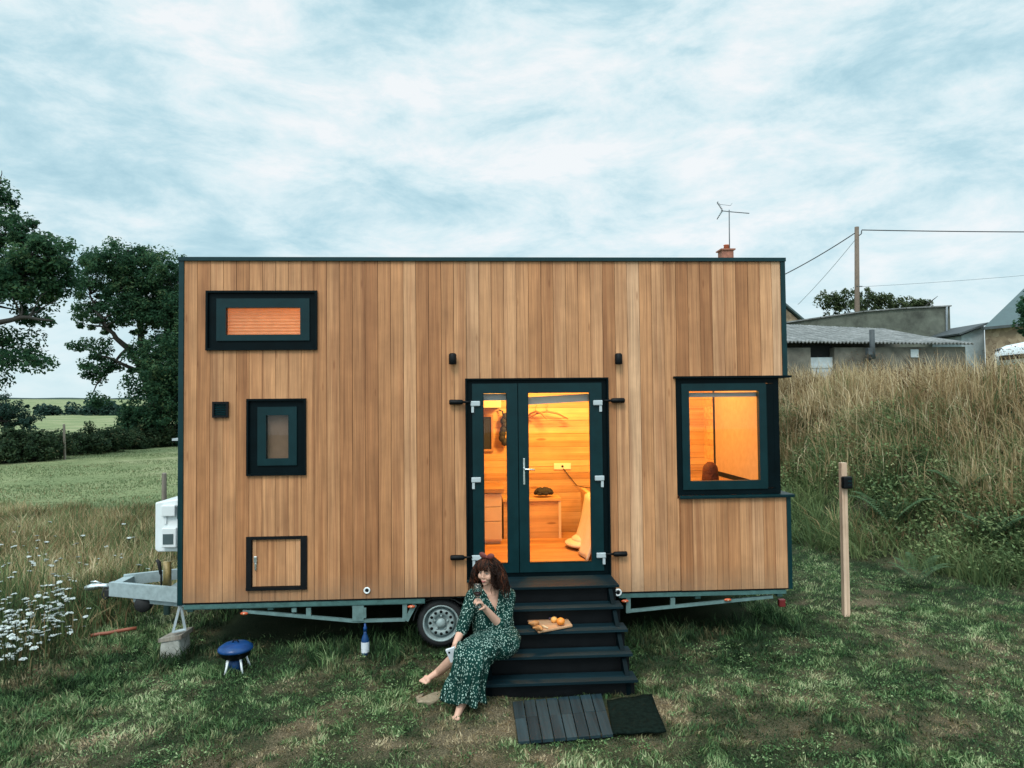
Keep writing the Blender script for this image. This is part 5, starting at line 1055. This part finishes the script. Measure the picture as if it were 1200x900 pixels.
def hand(mb, wrist, fdir, palm_n, side, curl, size=1.0, spread=.12, thumb_curl=.5):
    """palm and five separate fingers; palm_n is the way the palm faces, side points to the thumb"""
    wrist, f, n, sd = Vector(wrist), Vector(fdir).normalized(), Vector(palm_n), Vector(side)
    n = (n-f*n.dot(f)).normalized(); sd = (sd-f*sd.dot(f)-n*sd.dot(n)).normalized(); L = .085*size; tips = []
    for k, (o, ln) in enumerate(((.030, .072), (.010, .082), (-.010, .076), (-.029, .060))):
        base = wrist+f*L*(1-.03*abs(k-1))+sd*o*size; capsule(mb, wrist+sd*o*.55*size+f*.012, base, .0135*size, .0115*size, 8)
        d = (f+sd*(o/.03)*spread).normalized(); p = base; c_ = curl[k] if isinstance(curl, (list, tuple)) else curl
        for seg, fr in enumerate((.45, .32, .23)):
            ax = d.cross(n); d = (Matrix.Rotation(c_*(.8 if seg == 0 else 1), 3, ax) @ d).normalized(); q = p+d*ln*fr*size
            capsule(mb, p, q, (.0098-.0008*seg)*size, (.0092-.0012*seg)*size, 8); p = q
        tips.append(p)
    b = wrist+f*.022*size+sd*.022*size; d = (f*.65+sd*.75+n*.25).normalized(); q = b+d*.040*size; capsule(mb, b, q, .0155*size, .0120*size, 8)
    d = (d+n*thumb_curl+f*.35).normalized(); r_ = q+d*.030*size; capsule(mb, q, r_, .0112*size, .0100*size, 8); d = (d+n*thumb_curl*.8-sd*.3).normalized(); capsule(mb, r_, r_+d*.024*size, .0098*size, .0078*size, 8)
    return tips
def foot(mb, ankle, toe, upv, side, size=1.0):
    a, t = Vector(ankle), Vector(toe); f = (t-a).normalized(); u = Vector(upv); u = (u-f*u.dot(f)).normalized(); s_ = f.cross(u)*side
    heel = a-f*.035-u*.035; ball = a.lerp(t, .68)-u*.012; capsule(mb, a, heel, .034, .027); capsule(mb, a+f*.01, ball, .034, .024); capsule(mb, heel, ball-u*.006, .025, .019)
    capsule(mb, ball-s_*.022, ball+s_*.024, .019, .022)
    for k, o in enumerate((.028, .011, -.003, -.016, -.028)):
        b = ball+s_*o; capsule(mb, b, b+f*(.060-.007*k)-u*.006, .0125 if k == 0 else .0092, .0115 if k == 0 else .0078, 8)

J = lambda px, py, y: PY(px, py, y)
WO = thing('person', 'barefoot woman with curly dark hair and a green patterned dress, sitting on the steps', 'person', tuple(PZ(565, 800, .0)))
pel, wai, che, nck = J(580, 750, -1.10), J(577.5, 728, -1.05), J(575.5, 707, -1.03), J(573.5, 690, -1.04)
shL, shR = J(595.5, 698, -.98), J(554.5, 699, -1.13)          # her left (picture right), her right
lat = (shL-shR).normalized(); latf = Vector((lat.x, lat.y, 0)).normalized(); fwd = latf.cross(Vector((0, 0, 1))); fwd = fwd if fwd.y < 0 else -fwd
elL, wrL = J(590, 737, -1.16), J(567.5, 712, -1.32)
elR, wrR = J(541, 738, -1.22), J(533.5, 755, -1.34)
hipL, hipR = pel+latf*.085+fwd*.02, pel-latf*.085+fwd*.03
knL, anL, toL = J(560, 768, -1.50), J(541, 823, -1.60), J(530, 850, -1.745)
knR, anR, toR = J(546, 760, -1.45), J(514, 787, -1.08), J(494, 799, -1.16)
def torso(mb, g):
    capsule(mb, pel-latf*.080, pel+latf*.072, .115+g, .112+g); capsule(mb, pel-fwd*.03+latf*.05, pel-fwd*.03-latf*.05, .12+g, .12+g)
    for a, b, ra, rb, wa, wb in ((pel, wai, .115, .112, .07, .075), (wai, che, .112, .10, .075, .075)):
        for sg in (-1, 0, 1): capsule(mb, a+latf*wa*sg, b+latf*wb*sg, ra+g, rb+g)
    for sg in (-1, 1): mb.ball(che.lerp(wai, .25)+latf*.068*sg+fwd*.055, .075+g, 14, 9)
    capsule(mb, che+latf*.06, shL-latf*.03, .085+g, .052+g); capsule(mb, che-latf*.06, shR+latf*.03, .085+g, .052+g); capsule(mb, shR, shL, .05+g, .05+g)
    capsule(mb, nck-Vector((0, 0, .03)), shL-latf*.02, .050+g, .048+g); capsule(mb, nck-Vector((0, 0, .03)), shR+latf*.02, .050+g, .048+g); capsule(mb, nck-Vector((0, 0, .05)), che, .075+g, .10+g)
bd = MB(); torso(bd, 0)
Hc = J(571.5, 669.5, -1.10); hf_ = Vector((-.48, -.86, -.10)).normalized(); hu = (Vector((.05, 0, 1))-hf_*Vector((.05, 0, 1)).dot(hf_)).normalized(); hr = hf_.cross(hu)
hp = lambda r_, f_, u_: Hc+hr*r_+hf_*f_+hu*u_
HR = Matrix((hr, hf_, hu)).transposed()
bd.ball(hp(0, -.012, .022), (.074, .092, .098), 20, 14, HR); bd.ball(hp(0, .022, -.050), (.060, .062, .062), 16, 10, HR); bd.ball(hp(0, .058, -.096), .024); bd.ball(hp(0, .035, .01), (.062, .056, .075), 16, 10, HR)
for sg in (-1, 1):
    bd.ball(hp(.036*sg, .054, -.030), .034); bd.ball(hp(.076*sg, -.005, -.01), (.010, .022, .032), 10, 8, HR); capsule(bd, hp(.012*sg, .088, .026), hp(.048*sg, .074, .028), .009, .007, 8); bd.ball(hp(.009*sg, .094, -.031), .0080, 8, 6)
capsule(bd, hp(0, .088, .016), hp(0, .101, -.026), .0075, .0105, 10); bd.ball(hp(0, .080, -.066), (.024, .013, .012), 12, 8, HR)
capsule(bd, nck-Vector((0, 0, .06)), hp(0, -.015, -.07), .056, .050)
chain(bd, [shL, shL.lerp(elL, .5), elL, elL.lerp(wrL, .3), wrL], [.056, .050, .042, .040, .027]); chain(bd, [shR, shR.lerp(elR, .5), elR, elR.lerp(wrR, .3), wrR], [.056, .050, .042, .038, .027])
chain(bd, [hipL, hipL.lerp(knL, .5), knL, knL.lerp(anL, .3), anL], [.10, .088, .062, .060, .037]); chain(bd, [hipR, hipR.lerp(knR, .5), knR, knR.lerp(anR, .3), anR], [.10, .088, .062, .058, .037])
foot(bd, anL, toL, (0, .35, 1), 1); foot(bd, anR, toR, (.15, -.45, .9), 1)
GL = J(559.5, 694, -1.40)                                 # centre of the glass bowl
camd = (Vector(CAM)-wrL).normalized()
hand(bd, wrL, (GL-wrL)+Vector((0, 0, -.025)), (-.75, -.35, .05), (.1, -.35, .9), [.75, .72, .70, .68], 1.0, .05, .75)
hand(bd, wrR, (-.35, -.30, -.9), (.65, .55, -.2), (-.5, -.75, .0), [.45, .5, .55, .6], 1.0, .06, .6)
melt(bd, 'body', 'skin', WO, .0045, 6)
# face
for sg in (-1, 1):
    e = MB(); e.ball(hp(.031*sg, .0820, .009), (.0115, .0065, .0042), 12, 8, HR); ey = e.build('eye', 'eye_white', WO); e = MB(); e.ball(hp(.031*sg-.003, .0872, .008), (.0055, .0035, .0042), 10, 6, HR); capsule(e, hp(.018*sg, .0885, .015), hp(.045*sg, .080, .0155), .0026, .0022, 6); e.build('iris', 'eye_dark', ey)
    e = MB(); e.tube([hp(.013*sg, .0965, .029), hp(.030*sg, .0935, .034), hp(.050*sg, .079, .029)], [.0035, .0042, .002], 6); e.build('eyebrow', 'hair', WO)
e = MB(); e.tube([hp(-.024, .0835, -.066), hp(-.010, .0925, -.0630), hp(0, .0935, -.0645), hp(.010, .0925, -.0630), hp(.024, .0835, -.066)], [.002, .0048, .0045, .0048, .002], 8); e.tube([hp(-.020, .0845, -.068), hp(0, .0935, -.0715), hp(.020, .0845, -.068)], [.002, .0058, .002], 8); e.build('lips', 'lips', WO)
# hair: loose curls round the head and a heavy fringe
hm, hm2 = MB(), MB(); rr = random.Random(5)
capm = MB(); capm.ball(hp(0, -.024, .030), (.084, .092, .097), 20, 14, HR); capm.ball(hp(0, -.06, -.06), (.105, .070, .13), 16, 10, HR); capm.ball(hp(.088, -.025, -.075), (.042, .055, .11), 12, 8, HR); capm.ball(hp(-.086, -.030, -.075), (.040, .050, .10), 12, 8, HR)
for k in range(900):
    th = rr.uniform(0, 2*math.pi); ph = math.acos(rr.uniform(-.35, 1)); d = Vector((math.sin(ph)*math.cos(th), math.sin(ph)*math.sin(th), math.cos(ph)))
    if d.y > .42 and d.z < .62: continue
    p = hp(d.x*.082, -.024+d.y*.090, .034+d.z*.092); out = (HR @ d).normalized(); side = abs(d.x); L = rr.uniform(.17, .30)*(1-.25*max(0, d.z)*0); n = 12; pts = []; pos = p.copy(); v = out*.50+hr*d.x*.55+Vector((0, 0, -.15)); wph = rr.uniform(0, 6.28); amp = rr.uniform(.009, .027); w1 = out.orthogonal().normalized(); w2 = out.cross(w1)
    for q in range(n+1):
        t = q/n; off_ = (w1*math.cos(wph+t*15)+w2*math.sin(wph+t*15))*amp*min(1, t*3); pts.append(pos+off_)
        v = v.lerp(Vector((out.x*.10, out.y*.10, -1)), .22); vv = v.normalized(); pos = pos+vv*L/n
        lx_ = (pos-Hc).dot(hr); fy_ = (pos-Hc).dot(hf_)
        if fy_ > .045 and abs(lx_) < .078: pos = pos+hr*(.012 if lx_ > 0 else -.012)-hf_*.012
    r0 = rr.choice((.0018, .0035, .005, .006)); (hm if rr.random() < .72 else hm2).tube(pts, [r0*(1-.65*q/n) for q in range(n+1)], 4, caps=False)
for k in range(90):       # fringe
    a = rr.uniform(-1, 1); pts = []
    for q in range(8):
        t = q/7; pts.append(hp(a*(.030+.042*min(1, t*1.2))+.005*math.sin(t*9+k), .030+.072*math.sin(min(1, t*1.35)*1.35)*(1-.30*abs(a)**2)+.004*math.sin(k*3.1), .122-.080*t**1.4-rr.uniform(0, .006)))
    r0 = rr.uniform(.003, .0055); (hm if rr.random() < .8 else hm2).tube(pts, [r0*(1-.5*q/7) for q in range(8)], 4, caps=False)
hm.v += []; ho = capm.build('hair', 'hair', WO); hm.build('curls', 'hair', ho); hm2.build('auburn_curls', 'hair_red', ho)
bw = MB(); c0 = hp(-.005, .02, .142)
for sg in (-1, 1):
    bw.ball(c0+hr*.040*sg+hu*.012, (.042, .014, .027), 12, 8, HR @ Matrix.Rotation(-.35*sg, 3, 'Y'))
bw.ball(c0, .014); bw.build('hair_bow', 'bow_red', WO)
# bodice with sleeves, V neck
bo_ = MB(); torso(bo_, .016)
chain(bo_, [shL, shL.lerp(elL, .55), elL, elL.lerp(wrL, .22)], [.074, .072, .066, .060]); chain(bo_, [shR, shR.lerp(elR, .55), elR, elR.lerp(wrR, .12)], [.072, .066, .058, .052])
vtop = nck+Vector((0, 0, .02))
def vcut(p):
    d = p-vtop; z = d.z; x = d.dot(latf); y = d.dot(fwd); 
    if y > .0 and z < .10 and z > -.19 and abs(x) < (.19+z)*.42 and y > .01: return True
    return z > -.035 and abs(x) < .062 and (p-elL).length > .1
bod = melt(bo_, 'bodice', 'dress_print', WO, .007, 4, cut=vcut)
# long skirt falling from the lap over the knees to the ankles
ctr = [(wai+Vector((0, 0, .01)), .150, .125, 0), (pel+Vector((0, 0, .055)), .188, .15, .02), (pel+fwd*.08+Vector((0, 0, .02)), .205, .145, .03), (hipL.lerp(knL, .55).lerp(hipR.lerp(knR, .55), .5)+Vector((0, 0, -.005)), .195, .125, .05), (knL.lerp(knR, .42)+Vector((.015, .0, -.005)), .175, .120, .08),
       (J(553, 779, -1.53), .160, .118, .13), (J(549, 795, -1.53), .158, .125, .19), (J(545, 808, -1.535), .172, .138, .26), (J(543.5, 819, -1.54), .185, .150, .30)]
fine = []
for i in range(len(ctr)-1):
    for q in range(4):
        t = q/4; a, b2 = ctr[i], ctr[i+1]; a0 = ctr[max(i-1, 0)]; b3 = ctr[min(i+2, len(ctr)-1)]
        cr = lambda p0, p1, p2, p3: .5*((2*p1)+(p2-p0)*t+(2*p0-5*p1+4*p2-p3)*t*t+(3*p1-p0-3*p2+p3)*t**3)
        fine.append((cr(a0[0], a[0], b2[0], b3[0]), cr(a0[1], a[1], b2[1], b3[1]), cr(a0[2], a[2], b2[2], b3[2]), cr(a0[3], a[3], b2[3], b3[3])))
fine.append(ctr[-1]); sk = MB(); NR = 72; vs = []; K_ = len(fine)
for i, (c_, ra, rb, rip) in enumerate(fine):
    tg = (fine[min(i+1, K_-1)][0]-fine[max(i-1, 0)][0]).normalized(); sdv = (latf-tg*latf.dot(tg)).normalized(); nn = tg.cross(sdv)
    for j in range(NR):
        q = 2*math.pi*j/NR; f_ = 1+rip*(.50*math.sin(9*q+1.3+i*.03)+.32*math.sin(15*q+.4-i*.05)+.25*math.sin(4*q+2)); p = c_+(sdv*math.cos(q)*ra+nn*math.sin(q)*rb)*f_
        if i > K_-6: p = p+Vector((0, 0, .022*math.sin(7*q+.6)*(i-K_+6)/5))
        p.z = max(p.z, .03); vs.append(p)
sk.add(vs, [(i*NR+j, i*NR+(j+1) % NR, (i+1)*NR+(j+1) % NR, (i+1)*NR+j) for i in range(K_-1) for j in range(NR)], True); so = sk.build('skirt', 'dress_print', WO); md = so.modifiers.new('t', 'SOLIDIFY'); md.thickness = .006; md.offset = -1
# her wine glass and the white card in her other hand
WG = thing('wine_glass', 'stemmed glass of red wine raised in the seated woman\'s hand', 'wine glass', tuple(GL)); gp = lambda pr: [(r_, h) for r_, h in pr]
s = MB(); s.lathe([(.0, -.045), (.022, -.040), (.038, -.015), (.042, .012), (.036, .070), (.0345, .070), (.0405, .012), (.0365, -.014), (.021, -.038), (0, -.043)], GL, 'z', 24); s.build('bowl', 'wine_glass_clear', WG)
s = MB(); s.lathe([(0, -.0425), (.0205, -.0375), (.0355, -.0138), (.0375, -.004), (0, -.0039)], GL, 'z', 24); s.build('wine', 'wine', WG); s = MB(); s.lathe([(.034, -.128), (.034, -.125), (.006, -.118), (.0035, -.10), (.0035, -.05), (.006, -.044)], GL, 'z', 16); s.build('stem', 'wine_glass_clear', WG)
q = J(530.5, 767, -1.40); u_ = Vector((.86, -.15, .30)).normalized(); v_ = Vector((.35, .15, -.93)); v_ = (v_-u_*v_.dot(u_)).normalized(); n_ = u_.cross(v_)
s = MB(); hw, hh, th_ = .042, .062, .012; s.add([q+u_*a*hw+v_*b2*hh+n_*c_*th_ for c_ in (-1, 1) for a, b2 in ((-1, -1), (1, -1), (1, 1), (-1, 1))], [(0, 3, 2, 1), (4, 5, 6, 7), (0, 1, 5, 4), (1, 2, 6, 5), (2, 3, 7, 6), (3, 0, 4, 7)]); PH = s.build('phone', 'label_white'); tag(PH, 'white smartphone held low in the seated woman\'s other hand', 'phone')
sn = n_ if n_.y < 0 else -n_; s = MB(); s.lathe([(.010, 0), (.010, .003), (0, .003)], q-u_*.018-v_*.035+sn*.0125, 'z', 14, rot=sn.to_track_quat('Z', 'Y').to_matrix()); s.build('camera_lens', 'black', PH)

# the person inside, seen from behind through the corner window
hc2 = J(832, 553, 1.0); P2 = thing('person', 'person with brown hair inside, only the back of the head showing in the corner window', 'person', (hc2.x, 1.0, 1.22))
b2_ = MB(); hx = hc2; b2_.ball(hx, (.076, .09, .105), 18, 12); b2_.ball(hx+Vector((0, .03, -.06)), (.055, .06, .06)); capsule(b2_, hx+Vector((0, .0, -.08)), hx+Vector((0, -.01, -.17)), .05, .055); b2_.ball(hx+Vector((0, .10, -.02)), .014)
sl, sr = hx+Vector((-.17, 0, -.22)), hx+Vector((.17, 0, -.22)); capsule(b2_, sl, sr, .06, .06); hp2 = Vector((hx.x, 1.0, 1.33)); capsule(b2_, hx+Vector((0, 0, -.25)), hp2, .13, .13)
for sg, s0 in ((-1, sl), (1, sr)):
    el = s0+Vector((sg*.05, .05, -.2)); wr = el+Vector((-sg*.08, .2, .0)); chain(b2_, [s0, el, wr], [.05, .042, .028]); hand(b2_, wr, (-sg*.3, 1, -.1), (0, 0, -1), (-sg, 0, .2), .3, .95); kn = hp2+Vector((sg*.12, .42, .03)); an = kn+Vector((0, .25, -.05)); chain(b2_, [hp2+Vector((sg*.09, .05, -.02)), kn, an], [.09, .062, .045]); foot(b2_, an, an+Vector((0, .16, .02)), (0, .2, 1), sg)
melt(b2_, 'body', 'skin', P2, .008, 4)
h2 = MB(); h2.ball(hx+Vector((0, -.012, .018)), (.096, .098, .112), 18, 12); h2.ball(hx+Vector((0, -.03, -.09)), (.095, .07, .14), 16, 10)
for k in range(160):
    a = rr.uniform(math.pi, 2*math.pi); x_, y_ = math.cos(a)*.092, math.sin(a)*.09; h2.tube([hx+Vector((x_*.3, y_*.3, .125)), hx+Vector((x_*.9, y_*.9, .06)), hx+Vector((x_*1.08, y_*1.05, -.06)), hx+Vector((x_*1.1+rr.uniform(-.02, .02), y_*.9, -.2))], [.006, .008, .008, .003], 5)
h2.build('hair', 'hair_red', P2); s2 = MB(); capsule(s2, sl, sr, .075, .075); capsule(s2, hx+Vector((0, 0, -.27)), hp2, .15, .15); melt(s2, 'shirt', 'shirt', P2, .012, 3)

# ------------------------------------------------------------------ sky, clouds and light
SUN_EL, SUN_AZ = R(50), R(200)                     # soft light from behind the camera, a little to the left
sv = Vector((math.sin(SUN_AZ)*math.cos(SUN_EL), math.cos(SUN_AZ)*math.cos(SUN_EL), math.sin(SUN_EL)))
sl_ = bpy.data.lights.new('sun', 'SUN'); sl_.energy = 1.5; sl_.angle = R(18); sl_.color = (1, .93, .84); so_ = bpy.data.objects.new('sun', sl_); COL.objects.link(so_); so_.rotation_euler = (-sv).to_track_quat('-Z', 'Y').to_euler()
w = bpy.data.worlds.new('World'); scene.world = w; w.use_nodes = True; nt = w.node_tree; nt.nodes.clear()
N = lambda t_, **k: (lambda n: ([setattr(n, a, b) for a, b in k.items()], n)[1])(nt.nodes.new('ShaderNode'+t_)); LK = lambda a, i, b, j: nt.links.new(a.outputs[i], b.inputs[j])
out = N('OutputWorld'); sky = N('TexSky', sky_type='NISHITA', sun_disc=False, sun_elevation=SUN_EL, sun_rotation=SUN_AZ); b1 = N('Background'); b1.inputs[1].default_value = .08; LK(sky, 0, b1, 0)
tc = N('TexCoord'); sx = N('SeparateXYZ'); LK(tc, 'Generated', sx, 0)
def mth(op, a, b=None, c_=None):
    n = N('Math', operation=op)
    for i, v in enumerate((a, b, c_)):
        if v is None: continue
        if isinstance(v, (int, float)): n.inputs[i].default_value = v
        else: LK(v[0], v[1], n, i)
    return (n, 0)
cb_ = N('CombineXYZ'); LK(sx, 0, cb_, 0); LK(sx, 1, cb_, 1); zf = mth('MULTIPLY', (sx, 2), 1.7); LK(*zf, cb_, 2)
mp = N('Mapping'); mp.inputs['Rotation'].default_value = (0, R(24), 0); mp.inputs['Scale'].default_value = (.85, 1, 1.25); mp.inputs['Location'].default_value = (2.35, .4, 1.3); LK(cb_, 0, mp, 0)
n1 = N('TexNoise'); n1.inputs['Scale'].default_value = 6.6; n1.inputs['Detail'].default_value = 9; n1.inputs['Roughness'].default_value = .64; n1.inputs['Distortion'].default_value = .25; LK(mp, 0, n1, 'Vector')
n2 = N('TexNoise'); n2.inputs['Scale'].default_value = 2.0; n2.inputs['Detail'].default_value = 4; LK(mp, 0, n2, 'Vector')
cov = mth('ADD', mth('MULTIPLY', (n1, 0), .66), mth('MULTIPLY', (n2, 0), .34))
rp = N('ValToRGB'); e = rp.color_ramp.elements; e[0].position = .38; e[0].color = (.39, .61, .70, 1); e[1].position = .62; e[1].color = (.86, .90, .92, 1); q = e.new(.45); q.color = (.50, .71, .785, 1); q = e.new(.53); q.color = (.68, .83, .875, 1); LK(*cov, rp, 0)
# pale veil near the horizon
hz = N('MapRange'); hz.inputs[1].default_value = .0; hz.inputs[2].default_value = .22; hz.inputs[3].default_value = .75; hz.inputs[4].default_value = 0; LK(sx, 2, hz, 0)
mxh = N('Mix', data_type='RGBA'); LK(hz, 0, mxh, 0); LK(rp, 0, mxh, 6); mxh.inputs[7].default_value = (.66, .825, .875, 1)
dt = N('VectorMath', operation='DOT_PRODUCT'); LK(tc, 'Generated', dt, 0); dt.inputs[1].default_value = tuple(sv)
glow = mth('MULTIPLY', mth('POWER', mth('MAXIMUM', (dt, 'Value'), 0.0), 1.5), 1.3); zen = N('MapRange', interpolation_type='SMOOTHSTEP'); zen.inputs[1].default_value = .55; zen.inputs[2].default_value = 1; zen.inputs[3].default_value = .94; zen.inputs[4].default_value = 1.95; LK(sx, 2, zen, 0)
b2 = N('Background'); LK(mxh, 2, b2, 0); st = mth('ADD', (zen, 0), glow); LK(*st, b2, 1)
ms = N('MixShader'); ms.inputs[0].default_value = .93; LK(b1, 0, ms, 1); LK(b2, 0, ms, 2); LK(ms, 0, out, 0)
vs_ = scene.view_settings; vs_.view_transform = 'Standard'; vs_.look = 'None'; vs_.exposure = .22; vs_.gamma = 1; vs_.use_curve_mapping = False
scene.cycles.max_bounces = 8; scene.cycles.transparent_max_bounces = 16
